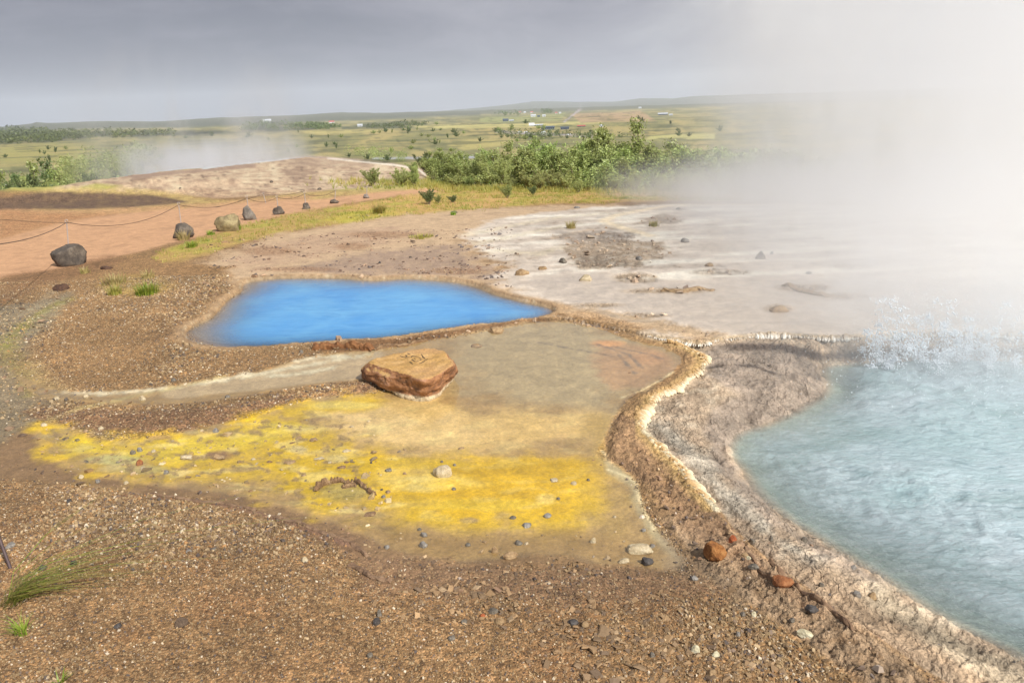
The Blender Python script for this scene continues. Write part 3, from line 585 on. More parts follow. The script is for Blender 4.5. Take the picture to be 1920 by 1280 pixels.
# ------------------------------------------------------------------ the ground sheet
def build_ground():
    dep = np.concatenate([np.linspace(R(88), R(56), 18)[:-1], np.arange(R(56), math.atan(H / 16), -0.00100)])
    d1 = H / np.tan(dep)
    d2 = np.geomspace(16, 70, 210)[1:]
    a = np.arange(0.2, 0.0011, -0.00065); d3 = (H - VALLEY) / a; d3 = d3[d3 > 71]
    d4 = np.geomspace(d3[-1], 16000, 70)[1:]
    D = np.concatenate([d1, d2, d3, d4])
    lo, hi = R(-47), R(47); n = int((hi - lo) / 0.00125)
    A = np.concatenate([np.linspace(-math.pi, lo, 70)[:-1], np.linspace(lo, hi, n), np.linspace(hi, math.pi, 70)[1:-1]])
    DD, AA = np.meshgrid(D, A, indexing='ij'); x = DD * np.sin(AA); y = DD * np.cos(AA)
    zb = zbase(x, y)
    px, py = project(x, y, np.zeros_like(x))
    wrap = (y > 0.3)
    nearm = (1 - sm(13, 15, DD)) * wrap
    h = samp(HT, px, py)
    # fine crust relief straight in world space
    rou0 = samp(ROU, px, py); grv0 = samp(GRV, px, py)
    fine = 0.0020 * perlin(x * 55, y * 55, 401) + 0.0012 * perlin(x * 120, y * 120, 402)
    sYv = samp(sY, px, py); sPv = samp(sP, px, py); sWv = samp(sW, px, py); sLv = samp(sLIP, px, py)
    def layer(n, K):
        v = n * K; f = np.floor(v); return (f + sm(0.78, 1.0, v - f)) / K
    near9 = 1 - sm(8, 11, DD)
    al = x * 0.62 - y * 0.78; ac = x * 0.78 + y * 0.62            # along and across the flow of the crust
    wx_ = 0.25 * fbm(x, y, 2.2, 3, 421); wy_ = 0.25 * fbm(x, y, 2.2, 3, 422)
    shm = sm(0.01, 0.06, sPv) * (1 - sm(-0.03, 0.0, sWv)) * near9
    ly = layer(fbm(al * 0.55 + wx_, ac + wy_, 3.2, 5, 423), 11)
    lw = layer(fbm(x + wx_, y + wy_, 5.0, 5, 424), 8)
    h = h + shm * (ly * 0.048 + lw * 0.022) * (1 - 0.5 * sm(-0.12, 0, sWv))
    lpm = sm(-0.01, 0.05, sLv) * (1 - sm(0, 0.02, sPv)) * near9
    low_ = sm(930, 1020, py)
    gran = fbm(x, y, 26, 4, 425, 0.62); cel = np.abs(perlin(x * 19 + wx_ * 30, y * 19, 426)) + 0.6 * np.abs(perlin(x * 43, y * 43, 427))
    h = h + lpm * (0.009 * gran + (0.008 * cel - 0.004) * (1 - low_) + low_ * (ly * 0.040 + lw * 0.022))
    flm = near9 * np.clip(rou0 - 0.35, 0, 1) * (1 - np.clip(grv0 * 1.3, 0, 1)) * (sYv < -0.02) * (1 - shm) * (1 - lpm)
    lt = layer(fbm(x * 0.6 + wx_, y + wy_, 2.6, 5, 428), 8)
    h = h + flm * lt * 0.035 * sm(0.0, 0.05, -samp(sB, px, py))
    h = h + fine * rou0 * np.where(sYv > 0.02, 0.5, 1.0)
    z = zb + h * nearm
    mid = sm(14, 18, DD) * (1 - sm(200, 400, DD)); z = z + mid * 0.05 * fbm(x, y, 0.9, 3, 77) * (1 - sm(60, 90, DD) * 0)
    qx, qy = project(x, y, z)
    okp = (y > 0.3)
    qx = np.where(okp, qx, np.where(x < 0, X0, X1)); qy = np.where(okp, qy, Y1)
    # beyond the frame and over the horizon keep the last zone
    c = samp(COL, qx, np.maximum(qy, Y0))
    m = np.stack([samp(GRV, qx, qy), samp(WET, qx, qy), samp(ROU, qx, qy)], -1)
    tone = (1 + (shm + lpm * low_) * (ly * 0.5 + lw * 0.5) + flm * lt * 0.7 + lpm * (gran * 0.45))[..., None]; c = c * np.clip(tone, 0.5, 1.5)
    pm = sm(0.0, 0.06, sYv)[..., None]; c = c * (1 + pm * (np.array([1.03, 1.0, 0.93]) - 1)) ; c = c * (1 + pm * (0.22 * fbm(x, y, 9, 5, 431, 0.65) + 0.10 * perlin(x * 60, y * 60, 432))[..., None])
    c = c * (1 + (np.clip(grv0, 0, 1) * near9 * 0.42 * fbm(x, y, 1.3, 5, 640))[..., None])
    # darker heath, scrub and tussocks scattered over the valley floor
    sc = fbm(x, y, 0.03, 5, 301); vf = sm(75, 110, DD) * (1 - sm(1600, 2500, DD))
    kk = (sm(0.10, 0.26, sc) * 0.65 * vf)[..., None]; c = c * (1 - kk) + lin((84, 92, 50)) * kk
    kk = (sm(0.10, 0.35, -sc) * 0.5 * vf)[..., None]; c = c * (1 - kk) + lin((170, 158, 86)) * kk
    s2 = fbm(x, y, 0.16, 4, 305); kk = (sm(0.0, 0.4, s2) * 0.4 * sm(60, 80, DD) * (1 - sm(300, 500, DD)))[..., None]; c = c * (1 - kk) + lin((104, 108, 52)) * kk
    # crags and tussocks on the plateau
    s3 = fbm(x, y, 2.2, 5, 307); pl = sm(9, 12, DD) * (1 - sm(60, 70, DD)); kk = (sm(0.12, 0.4, s3) * 0.35 * pl)[..., None]; c = c * (1 - kk) + c * 0.55 * kk
    c = c * (1 + 0.10 * fbm(x, y, 5, 4, 311)[..., None]); lu = c @ np.array([0.3, 0.6, 0.1]); yk = np.clip((c[..., 1] - c[..., 2] * 2.2) * 4, 0, 1); ds = (0.05 * (1 - yk))[..., None]; c = c * (1 - ds) + lu[..., None] * ds; c = c * np.array([0.95, 0.94, 0.87]); fk = sm(60, 120, DD)[..., None]; c = c * (1 - fk) + (c * 0.85 + lu[..., None] * 0.15) * np.array([0.98, 0.88, 0.9]) * fk
    nr, nc = x.shape
    V = np.stack([x, y, z], -1).reshape(-1, 3)
    idx = np.arange(nr * nc).reshape(nr, nc)
    nxt = np.roll(idx, -1, axis=1)
    F = np.stack([idx[:-1], nxt[:-1], nxt[1:], idx[1:]], -1).reshape(-1, 4)[:, ::-1]
    # close the small hole under the camera by one vertex
    me = mesh_np('ground', V, F, np.clip(c, 0.01, 0.9).reshape(-1, 3), True, extra={'mask': m.reshape(-1, 3)})
    o = link('ground', me, mat_ground()); tag(o, kind='structure')
    return o
ground = build_ground()
# ------------------------------------------------------------------ water
def grid_in(poly, z, step, name, mat, wave=None, pad=0.03, maskf=None, depthf=None):
    q = np.asarray(poly, float); wx, wy = unproj(q[:, 0], q[:, 1], z)
    wx = np.clip(wx, -40, 9); 
    xs = np.arange(wx.min() - 0.1, wx.max() + 0.1, step); ys = np.arange(wy.min() - 0.1, min(wy.max(), 30) + 0.1, step)
    XX, YY = np.meshgrid(xs, ys); keep = maskf(XX, YY)
    Z = np.full(XX.shape, z) + (wave(XX, YY) if wave else 0)
    idx = -np.ones(XX.shape, int)
    cell = keep[:-1, :-1] | keep[1:, :-1] | keep[:-1, 1:] | keep[1:, 1:]
    use = np.zeros(XX.shape, bool); use[:-1, :-1] |= cell; use[1:, :-1] |= cell; use[:-1, 1:] |= cell; use[1:, 1:] |= cell
    idx[use] = np.arange(use.sum())
    V = np.stack([XX[use], YY[use], Z[use]], -1)
    F = np.stack([idx[:-1, :-1][cell], idx[:-1, 1:][cell], idx[1:, 1:][cell], idx[1:, :-1][cell]], -1)
    dep = (Z - ground_z(XX, YY))[use]
    me = mesh_np(name, V, F, np.stack([dep, dep, dep], -1), True, colname='depth')
    o = link(name, me, mat); tag(o, kind='structure'); return o

def milky(name, deep, deep2, d50, rough, bump_scale, bump_str, foam=False):
    t = NT(name); tc = t.n('ShaderNodeTexCoord').outputs['Object']
    a = t.n('ShaderNodeAttribute', attribute_name='depth')
    sp = t.n('ShaderNodeSeparateColor'); t.l(a.outputs['Color'], sp.inputs[0]); d = sp.outputs[0]
    n = t.noise(1.6, 4, 0.6, tc, 0.6); col = t.mix(t.maprange(n.outputs[0], 0.35, 0.65), deep, deep2)
    if foam:
        mp = t.n('ShaderNodeMapping'); mp.inputs['Rotation'].default_value = (0, 0, R(60)); mp.inputs['Scale'].default_value = (0.45, 1.25, 1); t.l(tc, mp.inputs[0])
        nd = t.noise(1.5, 7, 0.62, mp.outputs[0], 1.6); col = t.mix(t.maprange(nd.outputs[0], 0.50, 0.68, 0, 0.5), col, L4((122, 152, 148)))
        ns = t.noise(5, 8, 0.66, mp.outputs[0], 2.0); col = t.mix(t.maprange(ns.outputs[0], 0.55, 0.66, 0, 0.5), col, L4((98, 128, 134)))
        nf = t.noise(26, 8, 0.75, mp.outputs[0], 1.2); col = t.mix(t.maprange(nf.outputs[0], 0.60, 0.70, 0, 0.8), col, L4((232, 240, 242)))
    fac = t.math('SUBTRACT', 1.0, t.math('POWER', 2.718, t.math('MULTIPLY', t.math('MAXIMUM', d, 0.0), -0.693 / d50)), clamp=True)
    mb = t.n('ShaderNodeMapping'); mb.inputs['Rotation'].default_value = (0, 0, R(60) if foam else 0); mb.inputs['Scale'].default_value = (0.45, 1.2, 1); t.l(tc, mb.inputs[0]); nb = t.noise(bump_scale, 6, 0.65, mb.outputs[0], 0.9)
    if not foam and deep2[2] > 0.5: nq = t.noise(9, 5, 0.6, mb.outputs[0], 0.6); col = t.mix(t.maprange(nq.outputs[0], 0.5, 0.66, 0, 0.35), col, L4((60, 128, 190)))
    bp = t.bump(nb.outputs[0], bump_str, 0.02)
    dif = t.n('ShaderNodeBsdfDiffuse'); t.l(col, dif.inputs[0]); t.l(bp, dif.inputs['Normal'])
    tr = t.n('ShaderNodeBsdfTransparent'); tr.inputs[0].default_value = (0.97, 0.98, 0.97, 1)
    m = t.n('ShaderNodeMixShader'); t.l(fac, m.inputs[0]); t.l(tr.outputs[0], m.inputs[1]); t.l(dif.outputs[0], m.inputs[2])
    gl = t.n('ShaderNodeBsdfGlossy'); gl.inputs['Roughness'].default_value = rough; t.l(bp, gl.inputs['Normal'])
    gm = t.n('ShaderNodeNewGeometry'); vd = t.n('ShaderNodeVectorMath', operation='DOT_PRODUCT'); t.l(bp, vd.inputs[0]); t.l(gm.outputs['Incoming'], vd.inputs[1])
    fr = t.math('ADD', 0.02, t.math('MULTIPLY', 0.98, t.math('POWER', t.math('SUBTRACT', 1.0, t.math('ABSOLUTE', vd.outputs['Value']), clamp=True), 5.0)))
    m2 = t.n('ShaderNodeMixShader'); t.l(fr, m2.inputs[0]); t.l(m.outputs[0], m2.inputs[1]); t.l(gl.outputs[0], m2.inputs[2]); t.l(m2.outputs[0], t.out.inputs[0])
    return t.m
def inside(mapA, zlev, thr):
    def f(X, Y):
        px, py = project(X, Y, np.zeros_like(X)); return samp(mapA, px, py) > thr
    return f
grid_in(BLUE, ZB, 0.03, 'blue_pool_water', milky('blue_water', L4((78, 150, 208)), L4((104, 170, 214)), 0.085, 0.04, 24, 0.14), None, maskf=inside(sB, ZB, -0.035))
grid_in(YEL, ZY, 0.03, 'shallow_pool_water', milky('shallow_water', L4((190, 168, 110)), L4((196, 172, 116)), 2.5, 0.02, 26, 0.03), None, maskf=inside(sY, ZY, -0.03))
def waves(X, Y):
    a = X * 0.5 - Y * 0.87; c = X * 0.87 + Y * 0.5; u = 0.35 * fbm(X, Y, 0.9, 3, 505); v = 0.35 * fbm(X, Y, 0.9, 3, 506)
    cut = 0.35 + 1.1 * sm(-0.2, 0.35, fbm(X, Y, 0.7, 3, 508))
    w = fbm(a * 0.5 + u, c + v, 1.1, 3, 501) * 0.018 + fbm(a * 0.36 + u, c * 1.1 + v, 3.4, 5, 502, 0.6, True) * 0.020 * cut + fbm(X + u, Y + v, 13, 4, 503, 0.6, True) * 0.010 * cut
    px, py = project(X, Y, np.zeros_like(X)); s = samp(sW, px, py)
    bx, by = unproj(1700, 680, ZR); q = np.hypot(X - bx, Y - by)
    boil = np.exp(-(q / 1.1) ** 2) * (0.12 * np.abs(fbm(X, Y, 2.6, 4, 507)) + 0.04)
    return w * sm(-0.02, 0.25, s) + boil * sm(0.1, 0.3, s)
grid_in(WATER, ZR, 0.016, 'hot_pool_water', milky('hot_water', L4((166, 188, 190)), L4((190, 205, 209)), 0.11, 0.09, 32, 0.9, True), waves, maskf=inside(sW, ZR, -0.12))

# ------------------------------------------------------------------ sinter scallops along the rims
def ico(sub=1):
    import bmesh
    bm = bmesh.new(); bmesh.ops.create_icosphere(bm, subdivisions=sub, radius=1.0)
    V = np.array([v.co[:] for v in bm.verts]); F = np.array([[v.index for v in f.verts] for f in bm.faces]); bm.free(); return V, F
ICO1, ICO2, ICO3, ICO4 = ico(1), ico(2), ico(3), ico(5)
def scallops(name, path, z, step, size, c1, c2, stretch=1.0, seed=1, drop=0.3, flip=1):
    rg = np.random.default_rng(seed); p = smooth_pts(path, 6, False); wx, wy = unproj(p[:, 0], p[:, 1], z)
    L = np.concatenate([[0], np.cumsum(np.hypot(np.diff(wx), np.diff(wy)))]); s = np.arange(0, L[-1], step)
    X = np.interp(s, L, wx); Y = np.interp(s, L, wy); TX = np.gradient(X, s); TY = np.gradient(Y, s)
    Vs, Fs, Cs = [], [], []; off = 0; bv, bf = ICO2
    for i in range(len(s)):
        for row in range(3):
            nx, ny = TY[i], -TX[i]                                   # outward, towards the pit
            nl = math.hypot(nx, ny) * flip; nx /= nl; ny /= nl
            r = size * rg.uniform(0.6, 1.3) * (1 - 0.12 * row) * (0.6 + 0.8 * abs(math.sin(s[i] * 7.3 + seed)))
            r *= 0.35 + 0.95 * max(0.0, min(1.0, 0.55 + 1.1 * float(mnoise.noise(Vector((s[i] * 5.5, seed * 3.1, 0))) + 0.6 * mnoise.noise(Vector((s[i] * 21, seed, 4))))))
            d = -row * size * 0.9 + rg.uniform(-0.3, 0.3) * size + math.sin(s[i] * 19) * size * 0.5
            q = bv * np.array([r * (0.9 + 0.5 * stretch), r * 0.62, r * rg.uniform(0.6, 0.9)])
            q = q + 0.18 * r * np.sin(bv * 3.1 + i)
            a = math.atan2(ny, nx) + rg.uniform(-0.35, 0.35); ca, sa = math.cos(a), math.sin(a)
            qx = q[:, 0] * ca - q[:, 1] * sa; qy = q[:, 0] * sa + q[:, 1] * ca
            zz = q[:, 2] - q[:, 0] * drop
            cx = X[i] + nx * d + rg.uniform(-.5, .5) * step; cy = Y[i] + ny * d + rg.uniform(-.5, .5) * step
            V = np.stack([qx + cx, qy + cy, zz + z + 0.35 * row * size * 0.4 - (0.35 if row == 0 else 0) * size], -1)
            t = np.clip((q[:, 0] / r * 0.5 + 0.5) + rg.uniform(-0.2, 0.3) - row * 0.4, 0, 1)[:, None]
            Vs.append(V); Fs.append(bf + off); off += len(bv); Cs.append(lin(c1) * (1 - t) + lin(c2) * t)
    me = mesh_np(name, np.concatenate(Vs), np.concatenate(Fs), np.concatenate(Cs), True)
    o = link(name, me, MAT_SINTER); tag(o, kind='structure'); return o
MAT_SINTER = mat_attr('sinter', 0.75, 0.9, 120, 0.4, 0.2)
scallops('sinter_rim', [(1215,630),(1260,639),(1300,645),(1325,645),(1345,638),(1380,634),(1440,629),(1500,631),(1560,635),(1640,632),(1720,628),(1800,628),(1920,632),(2050,640)], 0.004, 0.014, 0.0115, (186,162,128), (232,226,212), 0.7, 3, 0.6)
scallops('sinter_crust_edge', [(1262,642),(1300,654),(1322,668),(1328,678),(1316,692),(1290,713),(1262,732),(1228,745),(1224,762),(1205,785),(1212,808),(1245,840),(1280,872),(1300,902),(1332,936)], 0.006, 0.011, 0.0150, (186,150,100), (230,214,180), 1.3, 5, 0.5, -1)

# ------------------------------------------------------------------ gravel, flakes
def chips(name, n_try, reg, size, dens, flat, palette, seed, mask, mat, zoff=0.3, dmax=99):
    rg = np.random.default_rng(seed)
    # uniform on the ground inside a world rectangle
    x = rg.uniform(reg[0], reg[1], n_try); y = rg.uniform(reg[2], reg[3], n_try)
    px, py = project(x, y, np.zeros(n_try)); vis = (px > -250) & (px < 2170) & (py < 1480) & (y > 0.6)
    x, y, px, py = x[vis], y[vis], px[vis], py[vis]
    m = samp(mask, px, py); k = rg.random(len(x)) < np.clip(m, 0, 1) * dens
    x, y, px, py = x[k], y[k], px[k], py[k]; n = len(x)
    z = ground_z(x, y)
    s = size[0] * (size[1] / size[0]) ** (rg.random(n) ** 2.2) * (0.72 + 0.75 * sm(-0.15, 0.35, fbm(x, y, 1.1, 4, seed + 600)))
    base = np.array([(-1,-1,-1),(1,-1,-1),(1,1,-1),(-1,1,-1),(-1,-1,1),(1,-1,1),(1,1,1),(-1,1,1)], float)
    B = base[None] * (1 + rg.uniform(-0.45, 0.25, (n, 8, 3)))
    B[:, 4:, :2] *= rg.uniform(0.45, 0.9, (n, 1, 1))
    B *= np.stack([rg.uniform(0.7, 1.25, n), rg.uniform(0.5, 1.0, n), rg.uniform(flat[0], flat[1], n)], -1)[:, None, :]
    tx = rg.uniform(-0.5, 0.5, n); ty = rg.uniform(-0.5, 0.5, n); a = rg.uniform(0, 6.28, n)
    Z = B[..., 2] + B[..., 0] * tx[:, None] + B[..., 1] * ty[:, None]
    ca, sa = np.cos(a)[:, None], np.sin(a)[:, None]
    Xr = B[..., 0] * ca - B[..., 1] * sa; Yr = B[..., 0] * sa + B[..., 1] * ca
    hs = (s / 2)[:, None]
    V = np.stack([Xr * hs + x[:, None], Yr * hs + y[:, None], Z * hs + z[:, None] + hs * flat[1] * zoff], -1).reshape(-1, 3)
    f = np.array([(0,3,2),(0,2,1),(4,5,6),(4,6,7),(0,1,5),(0,5,4),(1,2,6),(1,6,5),(2,3,7),(2,7,6),(3,0,4),(3,4,7)])
    F = (f[None] + (np.arange(n) * 8)[:, None, None]).reshape(-1, 3)
    pal = np.array([lin(c) for c, _ in palette]); pw = np.array([w for _, w in palette], float); pw /= pw.sum()
    ci = rg.choice(len(pal), n, p=pw); cc = pal[ci] * rg.uniform(0.75, 1.25, (n, 1))
    g = samp(COL, px, py); cc = cc * 0.8 + g * 0.2; cc = cc * (1 + 0.42 * fbm(x, y, 1.3, 5, 640))[:, None]
    Cc = np.repeat(cc, 8, axis=0)
    me = mesh_np(name, V, F, np.clip(Cc, 0.005, 0.9), False)
    o = link(name, me, mat); return o
MAT_GRAVEL = mat_attr('gravel', 0.72, 0.0, 200, 0.5, 0.12)
GP = [((126,102,70),4), ((148,124,88),4), ((176,151,114),2.8), ((206,190,164),0.8), ((98,78,54),3.4), ((64,62,64),1.4), ((116,98,84),1.4), ((166,122,74),0.8)]
FOREG = GRV * sm(860, 900, PY)
g1 = chips('gravel', 430000, (-3.2, 2.6, 1.5, 4.2), (0.0036, 0.0135), 0.62, (0.45, 0.85), GP, 1, np.clip(FOREG, 0, 1) ** 2, MAT_GRAVEL)
tag(g1, 'brown and tan angular gravel spread over the near ground', 'gravel', kind='stuff')
SIDEG = np.clip(GRV, 0, 1) ** 2 * (1 - sm(860, 900, PY)) * (1 - sm(0, 60, PX - 900)) * sm(440, 500, PY)
g2 = chips('gravel', 230000, (-6.5, 0.6, 3.0, 9.0), (0.007, 0.020), 0.62, (0.35, 0.8), GP, 2, SIDEG, MAT_GRAVEL)
tag(g2, 'reddish brown gravel bank between the path and the blue pool', 'gravel', kind='stuff')
FP = [((134,106,72),4), ((152,122,86),3), ((114,92,66),4), ((98,80,62),3), ((176,148,112),1)]
g3 = chips('crust_flakes', 34000, (-1.6, 2.6, 1.6, 3.9), (0.009, 0.032), 0.55, (0.12, 0.25), FP, 3, FLK * (sY < 0.12), MAT_GRAVEL, 0.9)
tag(g3, 'thin broken flakes of tan sinter crust by the pool edge', 'crust flakes', kind='stuff')
LP = [((176,150,122),3), ((154,130,106),3), ((196,174,146),2), ((128,106,88),1.2)]
blo = np.clip(ROU - 0.75, 0, 1) * (PY > 395) * (PY < 640) * (PX > 560) * (sP < 0) * (sB < -0.02) * sm(-0.1, 0.25, NW2 + NW3)
g4 = chips('crust_rubble', 60000, (-3.0, 9, 5.0, 15), (0.015, 0.07), 0.55, (0.25, 0.6), LP, 4, blo, MAT_GRAVEL, 0.3)
tag(g4, 'low crumbly brown crust bits strewn over the steaming terrace', 'crust rubble', kind='stuff')
dots = np.where((PY > 400) & (PY < 560) & (PX > 380) & (PX < 960) & (sB < -0.06), 0.34 * sm(-0.1, 0.3, NW), 0.0) + 0.18 * WET * (PX < 300) * (PY > 520) * (PY < 960)
g5 = chips('dark_chips', 110000, (-7.0, 1, 2.6, 12), (0.012, 0.06), 0.45, (0.15, 0.45), [((74,58,48),3), ((112,84,62),2), ((150,120,92),2), ((60,58,62),1)], 5, dots, MAT_GRAVEL, 0.4)
tag(g5, 'small dark chips dotted over the brown sinter flat', 'rock chips', kind='stuff')
CRM = yA * (1 - sm(640, 780, PX)) * sm(-0.05, 0.3, NW2 + NW3 * 0.6) * 0.5 + (sY > 0.05) * (PY > 985) * (PX > 600) * 0.25 * sm(-0.1, 0.3, NW2)
g7 = chips('crust_crumbs', 30000, (-3.0, 1.4, 2.3, 4.4), (0.006, 0.032), 0.5, (0.2, 0.5), [((134,108,78),3), ((160,136,104),3), ((104,92,84),2), ((196,176,144),1.5)], 7, CRM, MAT_GRAVEL, 0.6)
tag(g7, 'small crumbs of brown crust poking out of the yellow shallows', 'crust crumbs', kind='stuff')
damp = ((sY > -0.25) & (sY < 0.05) & (PY > 850)) * 0.10 + ((sLIP > 0.0) & (PY > 880)) * 0.10 + ((sP > 0.05) & (sW < -0.03) & (PY > 980)) * 0.12
g6 = chips('shore_grit', 40000, (-3.2, 3.2, 1.6, 4.6), (0.006, 0.022), 0.7, (0.3, 0.7), [((88,74,66),3), ((140,108,82),3), ((186,168,150),1), ((62,60,64),1.5)], 6, damp, MAT_GRAVEL, 0.4)
tag(g6, 'scattered dark grit along the damp pool margin', 'grit', kind='stuff')
# ------------------------------------------------------------------ stones
def rock_mesh(name, dims, seed, rough=0.22, cuts=5, base=ICO3, freq=1.3, flat=0.9, fine=0.05):
    rg = np.random.default_rng(seed); V = base[0].copy(); F = base[1]
    # slice facets, then weather them
    for _ in range(cuts):
        n = rg.normal(size=3); n[2] = abs(n[2]) * 0.7; n /= np.linalg.norm(n); h = rg.uniform(0.55, 0.85)
        d = V @ n; k = d > h; V[k] -= np.outer((d[k] - h) * flat, n)
    off = rg.uniform(0, 50, 3)
    for i in range(len(V)):
        p = Vector(V[i] * freq + off); n1 = mnoise.fractal(p, 0.9, 2.1, 4); n2 = mnoise.noise(p * 6)
        V[i] *= 1 + rough * n1 + fine * n2
    V *= np.asarray(dims) / 2
    return mesh_np(name, V, F, None, cuts < 9)
def px_size(wpx, dist_along): return wpx * dist_along / FPX
def place(px, py, wpx, hpx, sink=0.25):
    """a stone whose foot stands at px,py: ground point, width and height in metres"""
    x, y, z, d = at(px, py); D = math.sqrt(x * x + y * y + (H - z) ** 2)
    return x, y, z, px_size(wpx, D), px_size(hpx, D)
def stone(name, px, py, w, h, mat, label, cat, group=None, seed=None, cuts=5, depth=0.85, rz=None, rough=0.2, sub=None, sink=0.22, kind=None):
    seed = seed if seed is not None else int(px * 7 + py)
    x, y, z, W_, H_ = place(px, py, w, h)
    base = sub or (ICO3 if w > 16 else ICO2)
    me = rock_mesh(name, (W_, W_ * depth, H_ * 1.25), seed, rough, cuts, base)
    o = link(name, me, mat); dist = math.hypot(x, y)
    back = W_ * depth * 0.4
    o.location = (x + x / dist * back, y + y / dist * back, z + H_ * (0.5 - sink * 0.5))
    o.rotation_euler = (0, 0, rz if rz is not None else math.atan2(-x, y) + (seed % 7 - 3) * 0.12)
    tag(o, label, cat, group); return o
DARK = mat_rock((98,87,76), (68,60,53), (132,119,103), 9)
MOSSY = mat_rock((152,134,96), (112,98,70), (176,160,116), 5)
# boulders that line the path
B = "boulders lining the dirt path"
BS = [
 (133,499,51,38, DARK, 'largest round dark grey boulder, at the near end of the rope, leftmost in the photo', 3, 2, 0.12),
 (344,447,39,24, DARK, 'rounded dark boulder under the second rope post, dry grass at its foot', 8, 3, 0.14),
 (431,434,46,33, MOSSY, 'big tan slanting mossy boulder beside the path', 14, 8, 0.18),
 (469,413,25,24, mat_rock((128,118,106),(96,88,80),(150,140,126),7), 'pointed grey boulder right behind the tan mossy one', 21, 6, 0.18),
 (523,403,21,14, DARK, 'small dark angular boulder midway along the path edge', 22, 7, 0.2),
 (575,393,16,12, DARK, 'small blocky grey boulder beyond the dark angular one', 5, 7, 0.2),
 (627,381,18,7, DARK, 'low flat dark boulder near the far end of the row', 31, 6, 0.15),
 (687,372,12,9, mat_rock((140,130,120),(100,92,86),(160,150,140),7), 'smallest and farthest grey boulder of the row by the path', 17, 5, 0.2)]
for px, py, w, h, m, lab, sd, cuts, ro in BS:
    stone('boulder', px, py, w, h, m, lab, 'boulder', B, sd, cuts, 0.8, rough=ro, sub=ico(4))
# two loose rocks on the mound and others
stone('rock', 509, 343, 7, 4, DARK, 'small dark rock lying on the sinter mound below its summit', 'rock')
stone('rock', 338, 355, 5, 3, DARK, 'small black rock on the left flank of the sinter mound', 'rock')
stone('rock', 599, 357, 8, 5, DARK, 'grey rock in the grass before the sinter mound', 'rock')

